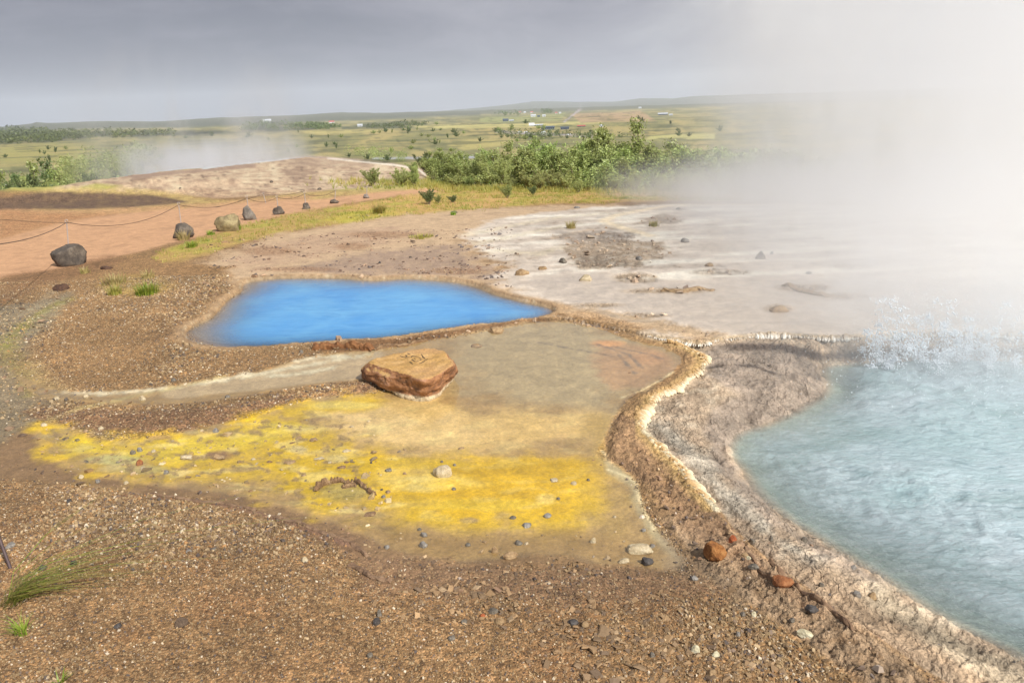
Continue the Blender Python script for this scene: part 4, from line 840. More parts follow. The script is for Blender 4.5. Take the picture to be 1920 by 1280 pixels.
# ---- the big flat rock in the pool: a slab with a bevelled top, hull then weathering
def big_rock():
    import bmesh
    root = None
    top = [(704,673),(722,669),(740,665),(765,659),(790,655),(815,653),(829,659),(844,672),(851,686),(838,694),(822,703),(807,709),(793,712),(770,706),(748,699),(735,695),(712,688),(693,681)]
    zt = 0.135
    mid = [(676,695),(684,684),(700,676),(760,662),(815,656),(846,676),(855,694),(852,702),(828,716),(806,726),(786,728),(760,722),(735,712),(705,704),(684,703)]
    bot = [(682,706),(712,722),(738,732),(766,744),(785,748),(805,747),(822,733),(842,716),(851,706),(845,690),(800,672),(720,684)]
    pts = []
    for (a, b) in top:
        x, y = unproj(a, b, zt); pts.append((x, y, zt + 0.006 * math.sin(a * 0.2)))
    for (a, b) in mid:
        x, y = unproj(a, b, 0.07); pts.append((x, y, 0.07))
    for (a, b) in bot:
        x, y = unproj(a, b, -0.005); pts.append((x, y, -0.005)); pts.append((x, y, -0.04))
    c = np.mean(pts, axis=0); cx, cy = float(c[0]), float(c[1])
    bm = bmesh.new()
    for p in pts: bm.verts.new((p[0] - cx, p[1] - cy, p[2]))
    res = bmesh.ops.convex_hull(bm, input=bm.verts)
    bmesh.ops.delete(bm, geom=[v for v in bm.verts if not v.link_faces], context='VERTS')
    bmesh.ops.triangulate(bm, faces=bm.faces)
    for _ in range(5):
        long_e = [e for e in bm.edges if e.calc_length() > 0.016]
        if not long_e: break
        bmesh.ops.subdivide_edges(bm, edges=long_e, cuts=1); bmesh.ops.triangulate(bm, faces=bm.faces)
    for v in bm.verts: v.co += Vector((0, 0, 0))
    bmesh.ops.smooth_vert(bm, verts=bm.verts, factor=0.35, use_axis_x=True, use_axis_y=True, use_axis_z=True)
    bm.normal_update()
    for v in bm.verts:
        p = v.co; n = v.normal; side = 1 - max(n.z, 0)
        lay = mnoise.fractal(Vector((p.x * 3, p.y * 3, p.z * 26)), 1.0, 2.0, 4)           # bedding ledges on the flanks
        d = 0.016 * lay * side + 0.006 * mnoise.fractal(p * 16, 1, 2, 4) + 0.022 * mnoise.noise(p * 7) * side + 0.004 * abs(mnoise.noise(p * 22)) + 0.003 * mnoise.noise(p * 60)
        crk = abs(mnoise.noise(Vector((p.x * 9 + 3, p.y * 9, p.z * 12)))); d -= 0.008 * max(0, 0.08 - crk) / 0.08 * side
        v.co = p + n * d
    me = bpy.data.meshes.new('flat_boulder'); bm.to_mesh(me); bm.free()
    for f in me.polygons: f.use_smooth = True
    t = NT('boulder_stone'); tc = t.n('ShaderNodeTexCoord').outputs['Object']
    gm = t.n('ShaderNodeNewGeometry'); sz = t.n('ShaderNodeSeparateXYZ'); t.l(gm.outputs['Normal'], sz.inputs[0]); so = t.n('ShaderNodeSeparateXYZ'); t.l(tc, so.inputs[0])
    n = t.noise(9, 8, 0.65, tc, 0.4); n2 = t.noise(70, 6, 0.7, tc); n4 = t.noise(3.2, 4, 0.6, tc)
    mp = t.n('ShaderNodeMapping'); mp.inputs['Scale'].default_value = (7, 7, 17); t.l(tc, mp.inputs[0]); nl = t.noise(1.4, 6, 0.6, mp.outputs[0], 0.5)
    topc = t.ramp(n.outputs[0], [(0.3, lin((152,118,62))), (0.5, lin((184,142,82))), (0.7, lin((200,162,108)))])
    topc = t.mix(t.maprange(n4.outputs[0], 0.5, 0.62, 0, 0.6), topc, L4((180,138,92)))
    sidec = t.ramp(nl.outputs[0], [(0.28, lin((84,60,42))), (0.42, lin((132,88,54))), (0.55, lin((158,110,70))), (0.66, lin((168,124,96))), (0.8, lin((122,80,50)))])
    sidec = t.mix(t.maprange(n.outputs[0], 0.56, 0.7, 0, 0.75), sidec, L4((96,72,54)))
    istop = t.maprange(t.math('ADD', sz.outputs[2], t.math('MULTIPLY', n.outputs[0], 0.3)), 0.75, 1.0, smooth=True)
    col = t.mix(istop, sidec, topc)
    salt = t.maprange(so.outputs[2], 0.002, 0.012, 1, 0); col = t.mix(t.math('MULTIPLY', salt, 0.8), col, L4((206,186,150)))
    hs = t.n('ShaderNodeHueSaturation'); t.l(col, hs.inputs['Color']); t.l(t.maprange(n2.outputs[0], 0.3, 0.7, 0.66, 1.26), hs.inputs['Value'])
    hh = t.math('ADD', t.math('MULTIPLY', nl.outputs[0], 1.0), t.math('MULTIPLY', n2.outputs[0], 0.35))
    t.bsdf(Base_Color=hs.outputs[0], Roughness=0.82, Normal=t.bump(hh, 0.9, 0.014))
    me.materials.append(t.m)
    o = bpy.data.objects.new('flat_boulder', me); C.objects.link(o); o.location = (cx, cy, 0)
    tag(o, 'large flat-topped orange tan rock standing in the shallow yellow pool', 'rock')
    # the dark scratched marks on its top
    strokes = [[(763.8,663.8),(768.8,665)],[(760,666.2),(763.8,670)],[(767.5,668.8),(772.5,667.5),(780,670),(788.8,672.5)],[(760,673.1),(767.5,670.6)],[(790,666.2),(793,670),(797.5,673.8)],[(772.5,675),(776,678.5),(780,680),(785,678.8)],
               [(786.2,682.5),(794,679.5),(802.5,675.6)],[(767.5,680),(774,684.4)],[(776,674),(780.5,675.5)],[(773,667),(771,673)],[(787,676.5),(790,674.8)],[(750,668),(756,670.5),(763,669.5)]]
    import bmesh as _b
    bm = _b.new(); rg = random.Random(4)
    for s in strokes:
        pts = []
        for i in range(len(s) - 1):
            for k in range(4):
                u = k / 4; pts.append((s[i][0] * (1 - u) + s[i + 1][0] * u, s[i][1] * (1 - u) + s[i + 1][1] * u))
        pts.append(s[-1]); prev = None
        W_ = [unproj(a, b, zt) for a, b in pts]
        for i, (wx, wy) in enumerate(W_):
            a = W_[min(i + 1, len(W_) - 1)]; b = W_[max(i - 1, 0)]
            tx, ty = a[0] - b[0], a[1] - b[1]; l = math.hypot(tx, ty) + 1e-9; nx, ny = -ty / l, tx / l
            hw = rg.uniform(0.0016, 0.0046) * (0.5 if i in (0, len(W_) - 1) else 1)
            hit, loc, nor, _ = o.ray_cast(Vector((wx - cx, wy - cy, 1)), Vector((0, 0, -1))) if False else (True, None, None, None)
            row = [(wx - cx + nx * hw, wy - cy + ny * hw), (wx - cx - nx * hw, wy - cy - ny * hw)]
            vs = []
            from mathutils.bvhtree import BVHTree
            for rx, ry in row:
                h = TREE(me).ray_cast(Vector((rx, ry, 1)), Vector((0, 0, -1)))
                zz = h[0].z if h[0] is not None else zt
                vs.append(bm.verts.new((rx, ry, zz + 0.0012))); vs.append(bm.verts.new((rx, ry, zz - 0.004)))
            if prev:
                bm.faces.new((prev[0], prev[2], vs[2], vs[0])); bm.faces.new((prev[0], vs[0], vs[1], prev[1])); bm.faces.new((prev[2], prev[3], vs[3], vs[2]))
            prev = vs
    m2 = bpy.data.meshes.new('carved_mark'); bm.to_mesh(m2); bm.free()
    link('carved_mark', m2, mat_plain('dark_crack', (44,36,28), 0.9), o)
_tree = {}
def TREE(me):
    from mathutils.bvhtree import BVHTree
    if me.name not in _tree:
        _tree[me.name] = BVHTree.FromPolygons([v.co for v in me.vertices], [tuple(p.vertices) for p in me.polygons])
    return _tree[me.name]
big_rock()

# ---- named stones one can tell apart
RUST = mat_rock((160,104,54), (120,74,38), (184,130,76), 40, 0.95, 1.0, 0.006)
RED = mat_rock((168,92,54), (130,66,38), (188,112,70), 50, 0.95, 1.0, 0.005)
BROWN = mat_rock((158,98,56), (118,70,42), (180,124,80), 30)
BLACK = mat_rock((72,66,62), (52,48,46), (96,88,82), 40, 0.55, 0.8, 0.004)
SLATE = mat_rock((112,102,88), (84,76,66), (152,143,128), 30, 0.6, 0.5, 0.004)
CREAM = mat_rock((208,196,160), (180,164,124), (226,216,188), 30, 0.7, 0.4, 0.004)
TAN = mat_rock((164,134,96), (134,104,72), (190,160,118), 25, 0.8, 0.7, 0.006)
PALE = mat_rock((196,176,140), (164,142,108), (216,200,168), 25, 0.8, 0.8, 0.006)
GREY = mat_rock((136,128,118), (100,94,88), (170,162,150), 25, 0.5, 0.7, 0.005)
STONES = [
 (1339,1050,42,31,RUST,'stone','round rough rusty brown stone on the sinter lip below the yellow pool'),
 (1373,1020,17,15,RED,'stone','small bright orange red stone just behind the round rusty one'),
 (1466,1104,36,20,BROWN,'stone','long brown angular stone in the crack of the lower sinter lip'),
 (1213,1062,24,15,BLACK,'stone','smooth black stone wet in the bottom right tip of the yellow pool'),
 (1410,1021,12,13,SLATE,'pebble','grey upright pebble right of the orange red stone'),
 (1445,1016,9,12,SLATE,'pebble','small pointed grey pebble second to the right of the orange red stone'),
 (1508,1017,12,10,SLATE,'pebble','round grey pebble alone on the pale shelf near the water'),
 (1599,1073,17,11,GREY,'pebble','oval grey brown pebble at the edge of the steaming blue water'),
 (1413,1069,21,9,SLATE,'pebble','flat blue grey pebble below the pair of small brown and yellow ones'),
 (1396,1046,16,9,TAN,'pebble','small pinkish brown pebble right of the round rusty stone'),
 (1404,1053,14,8,CREAM,'pebble','small yellowish pebble touching the pinkish brown one'),
 (1540,1104,11,11,SLATE,'pebble','pale rimmed slate pebble on the brown shelf'),
 (1607,1121,17,13,GREY,'pebble','grey pebble of a leaning pair near the shelf edge'),
 (1636,1125,16,13,TAN,'pebble','olive tan pebble right of the leaning grey pair'),
 (1521,1153,24,12,BLACK,'stone','knobbly black stone in the crack at the lower right'),
 (1485,1169,14,8,SLATE,'pebble','dark blue grey pebble left of the knobbly black stone'),
 (1302,1090,15,10,GREY,'pebble','rounded grey pebble in the mud below the pool tip'),
 (1413,1158,12,10,CREAM,'pebble','small round greenish yellow pebble in the gravel'),
 (1509,1202,28,12,CREAM,'stone','long pale greenish curved stone lying on the gravel at lower right'),
 (1304,1226,18,13,CREAM,'stone','pale green leaf-shaped stone, left of a pair on the gravel'),
 (1341,1233,15,11,CREAM,'stone','pale green oval stone, right of a pair on the gravel'),
 (1334,1274,18,14,TAN,'stone','flat tan slab standing at the bottom edge of the gravel'),
 (1222,1235,12,10,SLATE,'pebble','small slate blue pebble low in the gravel left of the pale green pair'),
 (1393,1156,12,8,SLATE,'pebble','grey pebble left of the round greenish yellow one'),
 (1383,1196,11,9,GREY,'pebble','round light grey pebble above the pale green pair'),
 (1075,1174,22,11,BLACK,'pebble','dark flat pebble in the gravel under the pool centre'),
 (1097,1178,16,10,TAN,'pebble','orange tan pebble touching the right of the dark flat one'),
 (926,1153,20,10,SLATE,'pebble','blue grey oval pebble in gravel left of the flat brown flake'),
 (938,1170,24,11,TAN,'flake','flat brown stone flake below the blue grey oval pebble'),
 (905,1158,11,9,RED,'pebble','small orange pebble left of the blue grey oval one'),
 (870,1172,13,10,SLATE,'pebble','small grey pebble left of and below the orange one'),
 (848,1201,17,8,SLATE,'pebble','flat slate pebble low in the gravel at the centre'),
 (712,1158,12,14,SLATE,'pebble','upper bluish pebble of a stacked pair in the fine gravel'),
 (707,1174,15,15,BLACK,'pebble','lower dark pebble of a stacked pair in the fine gravel'),
 (693,1236,14,8,SLATE,'pebble','small slate pebble near the bottom below the stacked pair'),
 (572,1054,15,9,PALE,'pebble','white pebble on the gravel by the thin dry stalk'),
 (341,1176,30,14,mat_rock((104,84,66),(84,68,54),(120,100,80),30),'stone','smooth flat brown grey stone in the gravel at lower left'),
 (292,984,10,6,PALE,'pebble','small whitish pebble on the gravel at left'),
 (355,1036,13,6,GREY,'pebble','grey flat pebble left of a darker twin in the gravel'),
 (403,1034,10,6,SLATE,'pebble','dark flat pebble right of its grey twin in the gravel'),
 (131,944,10,9,BLACK,'pebble','black pebble on the damp margin at the far left gravel edge'),
 (223,1180,14,9,BLACK,'pebble','dark pebble left of the smooth brown grey stone'),
 (139,1060,13,10,BLACK,'pebble','black pebble among the long grass blades'),
 (81,1070,14,8,BLACK,'pebble','black pebble left in the long grass tuft'),
 (20,1028,17,7,GREY,'pebble','grey long pebble beside the iron rod at the left edge'),
 (831,897,37,26,PALE,'stone','pale triangular stone standing in the bright yellow water'),
 (729,885,15,7,SLATE,'pebble','flat dark pebble left of the pale triangular stone'),
 (696,869,5,4,BLACK,'pebble','tiny black pebble above the flat dark one'),
 (829,868,6,5,SLATE,'pebble','small dark pebble just above the triangular stone tip'),
 (852,875,7,5,GREY,'pebble','small grey pebble above right of the triangular stone'),
 (851,920,9,7,SLATE,'pebble','grey cube-like pebble below right of the triangular stone'),
 (759,891,9,5,TAN,'pebble','small brown pebble left of the pale triangular stone'),
 (716,921,5,4,BLACK,'pebble','tiny dark pebble above the tan pair'),
 (728,926,10,7,TAN,'pebble','small tan pebble near the driftwood-like crust'),
 (720,935,9,6,GREY,'pebble','grey brown pebble beside the right end of the crust'),
 (1038,904,18,6,PALE,'pebble','flat pale oval pebble in the yellow water, left of the egg-like one'),
 (1076,910,13,8,PALE,'pebble','egg-like cream pebble in the yellow water'),
 (1103,903,7,5,SLATE,'pebble','small dark pebble right of the egg-like one'),
 (1047,938,8,6,SLATE,'pebble','small grey pebble beside the white stain'),
 (962,975,13,7,SLATE,'pebble','shiny dark pebble at the lower edge of the yellow'),
 (988,990,22,9,GREY,'pebble','flat violet grey stone at the lower edge of the yellow'),
 (1025,972,18,8,GREY,'pebble','flat grey stone ringed with yellow scum'),
 (1152,973,8,5,PALE,'pebble','small white pebble near the right pool shore'),
 (1207,998,10,7,GREY,'pebble','small dark pebble with yellow foot near the right shore'),
 (1223,1028,12,8,GREY,'pebble','grey wedge pebble above the smooth black stone'),
 (973,1023,16,9,SLATE,'pebble','shiny half-sunk pebble in the brown shallows'),
 (878,1025,12,8,SLATE,'pebble','shiny pebble alone in the brown shallows'),
 (795,1009,16,10,GREY,'pebble','two-toned whitish pebble above the grey pointed one'),
 (794,1028,17,12,GREY,'pebble','grey pointed pebble in the brown shallows'),
 (787,995,9,6,SLATE,'pebble','small shiny pebble above the two-toned one'),
 (725,1030,11,8,GREY,'pebble','small wedge pebble on the mud left of the pointed one'),
 (1200,1040,58,17,PALE,'crust slab','broad flat slab of crust half out of the pool by the black stone'),
 (957,1048,28,13,TAN,'crust slab','flat brown crust slab at the pool foot, left of the wedge'),
 (928,1038,14,14,TAN,'crust slab','upright wedge of crust at the pool foot'),
 (1170,1056,22,10,PALE,'crust slab','pale thin slab left of the smooth black stone'),
 (1112,1018,12,12,PALE,'crust slab','small upright pale flake standing in the brown shallows'),
 (405,812,13,9,GREY,'pebble','round olive grey pebble on the upper edge of the yellow arm'),
 (312,889,12,9,GREY,'pebble','round grey pebble below the yellow arm'),
 (263,848,10,9,GREY,'pebble','light grey pebble at the right end of a slanting row'),
 (250,853,10,8,SLATE,'pebble','dark grey pebble at the left end of a slanting row'),
 (268,881,10,7,PALE,'pebble','whitish pebble below the reddish lump in the yellow arm'),
 (262,873,14,12,BROWN,'stone','reddish crumbly lump in the yellow arm'),
 (288,848,9,6,PALE,'pebble','pale pebble right of the slanting row'),
 (153,898,9,7,PALE,'pebble','white pebble left of its dark twin on the lower margin'),
 (184,905,10,7,GREY,'pebble','dark based pebble right of the white one on the lower margin'),
 (237,908,10,5,PALE,'pebble','flat white pebble on the brown margin below the yellow arm'),
 (162,918-172,10,7,PALE,'pebble','whitish pebble in the dry stream left of the gravel tongue'),
 (268,751,12,9,PALE,'pebble','white pebble in the cream coloured channel'),
 (427,746,10,6,SLATE,'pebble','blue grey pebble in the cream coloured channel'),
 (326,716,11,8,SLATE,'pebble','blue grey pebble on the upper edge of the channel'),
 (108,750,10,8,PALE,'pebble','light pebble in the dry stream at far left'),
 (84,800,12,6,PALE,'pebble','flat white pebble at the left tip of the yellow arm'),
 (190,806,10,7,PALE,'pebble','white pebble on the lower side of the gravel tongue'),
 (566,663,9,7,SLATE,'pebble','blue pebble on the bank below the blue pool'),
 (1056,494,18,12,SLATE,'stone','dark grey round stone on the wet terrace'),
 (1098,527,27,13,PALE,'stone','pale knobbly stone on the wet terrace below the dark round one'),
 (978,517,30,13,TAN,'stone','brown crusty stone on the terrace near the blue pool'),
 (1018,506,22,8,TAN,'stone','small double brown stone between crusty and dark round ones'),
 (1198,488,14,10,GREY,'stone','grey stone embedded in the brown rubble patch'),
 (1426,486,20,16,DARK,'stone','dark stone in the steam, biggest of the pale terrace'),
 (1447,477,7,6,DARK,'stone','small dark stone right behind the biggest terrace stone'),
 (1283,455,19,10,GREY,'stone','flat faded grey stone on the upper terrace'),
 (1272,393,9,5,SLATE,'stone','small bluish stone at the far edge of the terrace'),
 (1330,500,20,8,TAN,'stone','low brown stone on the steamy terrace'),
 (1460,586,34,15,TAN,'stone','jagged brown lump on the near terrace by the scalloped rim'),
 (1517,514,14,6,GREY,'stone','small faint stone right of the jagged brown lump'),
 (932,626,38,13,TAN,'stone','long tan crust stone between the blue and yellow pools'),
 (893,652,26,6,TAN,'stone','low flat dark edged flake in shallow water near the long tan crust stone'),
 (852,398+2,14,5,DARK,'stone','small dark stone at the grass edge above the terrace'),
 (1082,395-4,14,5,GREY,'stone','grey stone on the sandy ground before the shrubs'),
 (116,545,26,13,mat_rock((88,62,46),(66,46,36),(110,80,60),20),'stone','dark brown clod beside the stream at the left'),
 (200,505,22,6,mat_rock((88,62,46),(66,46,36),(110,80,60),20),'stone','long dark brown clod right of the round boulder'),
 (712,494,6,5,BLACK,'pebble','tiny black pebble on the mauve flat above the blue pool'),
 (770,484,7,5,DARK,'pebble','small dark pebble on the flat left of the wet terrace'),
]
for px, py, w, h, m, cat, lab in STONES:
    slab = cat in ('crust slab', 'flake')
    stone(cat.replace(' ', '_'), px, py, w, h, m, lab, cat, 'loose stones round the pools', cuts=12 if slab or m in (PALE, TAN) else 9, rough=0.14, depth=0.5 if slab else 0.8, sink=0.6 if py < 640 else 0.4)

# crusts: broken standing plates in the yellow pool and by the blue one
def crust_piece(name, pts, z0, h, wid, mat, lab, cat, seed):
    """a jagged upstanding crust ribbon following a path"""
    rg = np.random.default_rng(seed); p = smooth_pts(pts, 5, False); wx, wy = unproj(p[:, 0], p[:, 1], z0)
    gz = ground_z(wx, wy); n = len(wx); Vs, Fs = [], []
    for i in range(n):
        a, b = min(i + 1, n - 1), max(i - 1, 0); tx, ty = wx[a] - wx[b], wy[a] - wy[b]; l = math.hypot(tx, ty) + 1e-9; nx, ny = -ty / l, tx / l
        hh = h * rg.uniform(0.4, 1.15) * (0.25 if i in (0, n - 1) else 1); ww = wid * rg.uniform(0.6, 1.3)
        for s, zz in ((-1, -0.012), (-1.0, hh * 0.55), (-0.4, hh), (0.5, hh * 0.9), (1.0, hh * 0.4), (1.05, -0.012)):
            j = rg.uniform(-0.25, 0.25)
            Vs.append((wx[i] + nx * ww * (s + j), wy[i] + ny * ww * (s + j), gz[i] + zz))
    for i in range(n - 1):
        for k in range(5): Fs.append((i * 6 + k, i * 6 + k + 1, (i + 1) * 6 + k + 1, (i + 1) * 6 + k))
    V = np.array(Vs); c = V.mean(0); c[2] = 0
    me = mesh_np(name, V - c, np.array(Fs)[:, ::-1], None, False); o = link(name, me, mat); o.location = c; tag(o, lab, cat); return o
CR = mat_rock((142,110,76), (96,70,48), (172,142,104), 30, 0.85, 0.9, 0.006)
crust_piece('crust_ridge', [(590,916),(600,908),(612,902),(628,900),(640,898),(652,903),(662,900)], 0, 0.038, 0.009, CR, 'jagged dark crust ridge standing in the yellow pool, left of the log-like one', 'crust', 1)
crust_piece('crust_ridge', [(664,896),(674,901),(686,911),(698,920),(704,922)], 0, 0.030, 0.009, CR, 'log-like slanting brown crust piece in the yellow pool', 'crust', 2)
crust_piece('crust_ridge', [(640,909),(655,905),(668,904)], 0, 0.02, 0.011, CR, 'short crumbly crust bridging two longer pieces in the yellow pool', 'crust', 3)
crust_piece('crust_ridge', [(585,655),(610,653),(640,651),(670,652),(700,656)], 0, 0.05, 0.03, mat_rock((134,88,50), (92,60,38), (164,116,72), 20), 'thick brown crust ledge on the bank between blue pool and channel', 'crust', 4)
crust_piece('crust_ridge', [(700,655),(730,648),(760,646),(800,636)], 0, 0.022, 0.02, CR, 'thin layered crust ledge behind the large flat rock', 'crust', 5)
crust_piece('crust_ridge', [(1240,545),(1280,547),(1310,543),(1340,545)], 0, 0.03, 0.03, TAN, 'low tan crust ledge in the wet terrace', 'crust', 6)
crust_piece('crust_ridge', [(1475,535),(1500,545),(1550,556),(1600,558)], 0, 0.03, 0.04, TAN, 'long faint crust ledge in the steamy terrace', 'crust', 7)
EARTH = mat_rock((136,106,80), (98,74,56), (160,130,100), 24, 0.9, 0.9, 0.006)
crust_piece('crust_ridge', [(230,928),(290,930),(345,938),(400,944),(450,953),(480,960)], 0, 0.010, 0.010, EARTH, 'thin dark ledge between the damp mud and the gravel, left length', 'crust', 8)
crust_piece('crust_ridge', [(500,966),(545,980),(590,996),(630,1010),(660,1022),(690,1044)], 0, 0.013, 0.010, EARTH, 'thin dark ledge between the damp mud and the gravel, right length', 'crust', 9)
crust_piece('crust_ridge', [(655,1058),(680,1072),(700,1088),(735,1094)], 0, 0.016, 0.012, EARTH, 'broken mud edge near the stacked bluish pebbles', 'crust', 10)
crust_piece('crust_ridge', [(1440,1062),(1475,1092),(1510,1120),(1560,1160),(1600,1196)], 0, 0.022, 0.010, EARTH, 'dark cracked edge running down the lower sinter lip', 'crust', 11)
crust_piece('crust_ridge', [(1395,1040),(1420,1072),(1450,1098)], 0, 0.018, 0.008, EARTH, 'mossy dark crack below the orange red stone', 'crust', 12)
for i, (px, py, w) in enumerate([(548,832,13),(562,822,14),(618,868,12),(640,879,20),(545,870,26),(475,862,12),(505,868,14),(570,893,14),(600,862,22),(650,868,14),(588,828,26),(660,802,12),(470,922,12),(408,862,36),(352,862,30),(695,970,30),(865,842,16),(650,848,22),(1180,700,8)]):
    nm = ['small brown crust crumb', 'flat tan crust crumb', 'pitted pale crust crumb'][i % 3]
    where = ['above the jagged crust ridge', 'in the upper yellow arm', 'in the left yellow shallows', 'near the middle of the yellow arm'][0 if px > 600 else 1 if py < 850 else 2 if px < 480 else 3]
    stone('crust_crumb', px, py, w * 0.8, w * 0.24, [CR, TAN, PALE][i % 3], f'{nm} {where}', 'crust', 'crust crumbs standing in the yellow water', cuts=10, rough=0.4, depth=0.6, sink=0.4)

# ---- the rope fence: iron pins behind the boulders with a slack rope
def tube(name, P, r, mat, parent=None, sides=6):
    P = np.asarray(P, float); n = len(P); T = np.gradient(P, axis=0); T /= np.linalg.norm(T, axis=1)[:, None] + 1e-9
    up = np.array([0, 0, 1.0]) if abs(T[0][2]) < 0.8 else np.array([1.0, 0, 0])
    A = np.cross(T, up); A /= np.linalg.norm(A, axis=1)[:, None] + 1e-9; B_ = np.cross(T, A)
    r = np.broadcast_to(r, n); V = []
    for k in range(sides):
        a = 2 * math.pi * k / sides; V.append(P + (A * math.cos(a) + B_ * math.sin(a)) * r[:, None])
    V = np.stack(V, 1).reshape(-1, 3); F = []
    for i in range(n - 1):
        for k in range(sides): F.append((i * sides + k, i * sides + (k + 1) % sides, (i + 1) * sides + (k + 1) % sides, (i + 1) * sides + k))
    me = mesh_np(name, V, np.array(F)[:, ::-1], None, True); return link(name, me, mat, parent)
IRON = mat_plain('iron', (176,164,156), 0.5, 0.3); ROPE = mat_plain('rope', (84,70,58), 0.95, 0, 0.3, 400)
def fence(posts, spans, lab, base_at):
    x0, y0, z0, _ = at(*base_at); root = bpy.data.objects.new('rope_fence', None); C.objects.link(root); root.location = (x0, y0, z0); tag(root, lab, 'rope fence')
    tops = {}
    for bx, by, tx, ty in posts:
        x, y, z, d = at(bx, by); hd = d; r = ray(tx, ty); zt = H + r[2] / math.hypot(r[0], r[1]) * hd
        az = math.atan2(r[0], r[1]); X2, Y2 = hd * math.sin(az), hd * math.cos(az)
        P = np.array([(x, y, z - 0.05), (X2, Y2, zt)]) - np.array([x0, y0, z0]); po = tube('post', P, 0.0055 + 0.00015 * d, IRON, root, 8)
        ringp = [(X2 - x0 + 0.02 * math.cos(a), Y2 - y0, zt - z0 + 0.02 + 0.02 * math.sin(a)) for a in np.linspace(0, 6.28, 9)]; tube('eyelet', ringp, 0.004, IRON, po, 5)
        tops[(tx, ty)] = (X2, Y2, zt)
    for a, b, sag in spans:
        def end(e):
            if e in tops: return np.array(tops[e])
            x, y, z, d = at(*e[:2]); r = ray(e[0], e[1]); 
            if len(e) > 2: hd = e[2]; h = math.hypot(r[0], r[1]); return np.array((r[0] / h * hd, r[1] / h * hd, H + r[2] / h * hd))
            return np.array((x, y, z + 0.02))
        A_, B_ = end(a), end(b); u = np.linspace(0, 1, 24)[:, None]; P = A_ * (1 - u) + B_ * u; P[:, 2] -= (sag * 4 * u * (1 - u))[:, 0]
        dd = np.hypot(P[:, 0], P[:, 1])
        tube('rope', P - np.array([x0, y0, z0]), 0.0042, ROPE, root, 5)
    return root
fence([(129,480,125,417), (341,432,335,384), (467,404,463,371), (522,398,519,370), (573,386,571,363), (627,377,629,357), (687,368,688,353)],
      [((125,417),(335,384),0.16), ((335,384),(463,371),0.10), ((463,371),(519,370),0.08), ((519,370),(571,363),0.06), ((571,363),(629,357),0.08), ((125,417),(-60,462,7.5),0.07)],
      'slack dark rope on thin iron pins behind the boulders beside the dirt path', (129,490))
fence([(499,381,494,364), (0-90,440,-95,400)], [((494,364),(-95,400),0.35), ((494,364),(571,358,17.0),0.05)], 'farther rope on the other side of the dirt path', (499,381))
# iron rod at the left picture edge
x, y, z, d = at(24, 1070)
r1 = ray(-14, 975); 
hd = math.hypot(x, y) * 1.03; h_ = math.hypot(r1[0], r1[1]); P = [(0, 0, -0.05), (r1[0] / h_ * hd - x, r1[1] / h_ * hd - y, H + r1[2] / h_ * hd - z)]
rod = tube('iron_rod', P, 0.0065, mat_plain('rusty_iron', (92,76,74), 0.6, 0.4), None, 8); rod.location = (x, y, z); tag(rod, 'leaning dark iron rod above the long grass at the left edge', 'iron rod')
# ------------------------------------------------------------------ grass
def blades(rg, n, rad, hgt, lean=0.5, width=0.004, dirn=None, segs=3):
    """one tuft, local coordinates"""
    Vs, Fs, Cs = [], [], []
    for i in range(n):
        a = rg.uniform(0, 6.28); r = rad * rg.uniform(0, 1) ** 0.7; bx, by = r * math.cos(a), r * math.sin(a)
        h = hgt * rg.uniform(0.45, 1.1); la = a + rg.uniform(-0.8, 0.8) if dirn is None else dirn + rg.normal(0, 0.22); ln = lean * rg.uniform(0.2, 1.2)
        wx, wy = -math.sin(la) * width, math.cos(la) * width; base = len(Vs); tone = rg.uniform(0, 1)
        for s in range(segs + 1):
            u = s / segs; k = 1 - u * 0.92
            px_, py_, pz = bx + math.cos(la) * ln * h * u * u, by + math.sin(la) * ln * h * u * u, h * u * (1 - 0.35 * ln * u)
            Vs += [(px_ - wx * k, py_ - wy * k, pz), (px_ + wx * k, py_ + wy * k, pz)]; Cs += [tone, tone]
        for s in range(segs): b = base + 2 * s; Fs.append((b, b + 1, b + 3, b + 2))
    return np.array(Vs), np.array(Fs), np.array(Cs)
GRASS = mat_leaf('grass_blade', (132,138,56), (182,164,92)); GRASS2 = mat_leaf('grass_blade_green', (104,138,36), (164,176,70)); DRY = mat_leaf('dry_grass', (170,166,92), (206,184,126))
def tuft(name, px, py, wpx, hpx, n, mat, lab, seed, cat='grass tuft', group=None, lean=0.6, dirn=None, width=None, rad=None):
    rg = np.random.default_rng(seed); x, y, z, W_, H_ = place(px, py, wpx, hpx); D = math.hypot(x, y)
    V, F, c = blades(rg, n, rad if rad is not None else W_ * 0.32, H_, lean, width or max(0.0022, D * 0.00050), dirn)
    me = mesh_np(name, V, F, np.stack([c] * 3, -1)); o = link(name, me, mat); o.location = (x, y, z - 0.003); tag(o, lab, cat, group); return o
G = 'grass tufts in the gravel'
tuft('grass_tuft', 277,551,62,24,260,GRASS2,'bright green yellow tuft in the gravel above the blue pool, right of the pair',1,group=G)
tuft('grass_tuft', 216,552,34,20,120,GRASS,'small yellow green tuft left of the bigger bright one',2,group=G)
tuft('grass_tuft', 215,532,60,20,160,DRY,'pale dry tuft behind the bright green pair',3,group=G)
tuft('grass_tuft', 278,522,30,18,90,DRY,'thin pale tuft farthest back in the left gravel',4,group=G)
tuft('grass_tuft', 160,512,24,14,60,DRY,'sparse tuft at the foot of the round boulder',5,group=G)
tuft('grass_tuft', 360,464,28,14,120,GRASS2,'bright green tuft right below the second boulder',6,group=G)
tuft('grass_tuft', 345,450,34,20,90,DRY,'dry grass round the foot of the second boulder',7,group=G)
tuft('grass_tuft', 440,432,36,14,140,GRASS2,'green tuft at the foot of the tan mossy boulder',8,group=G)
tuft('grass_tuft', 395,440,22,10,80,GRASS2,'green tuft between the second boulder and the tan mossy one',9,group=G)
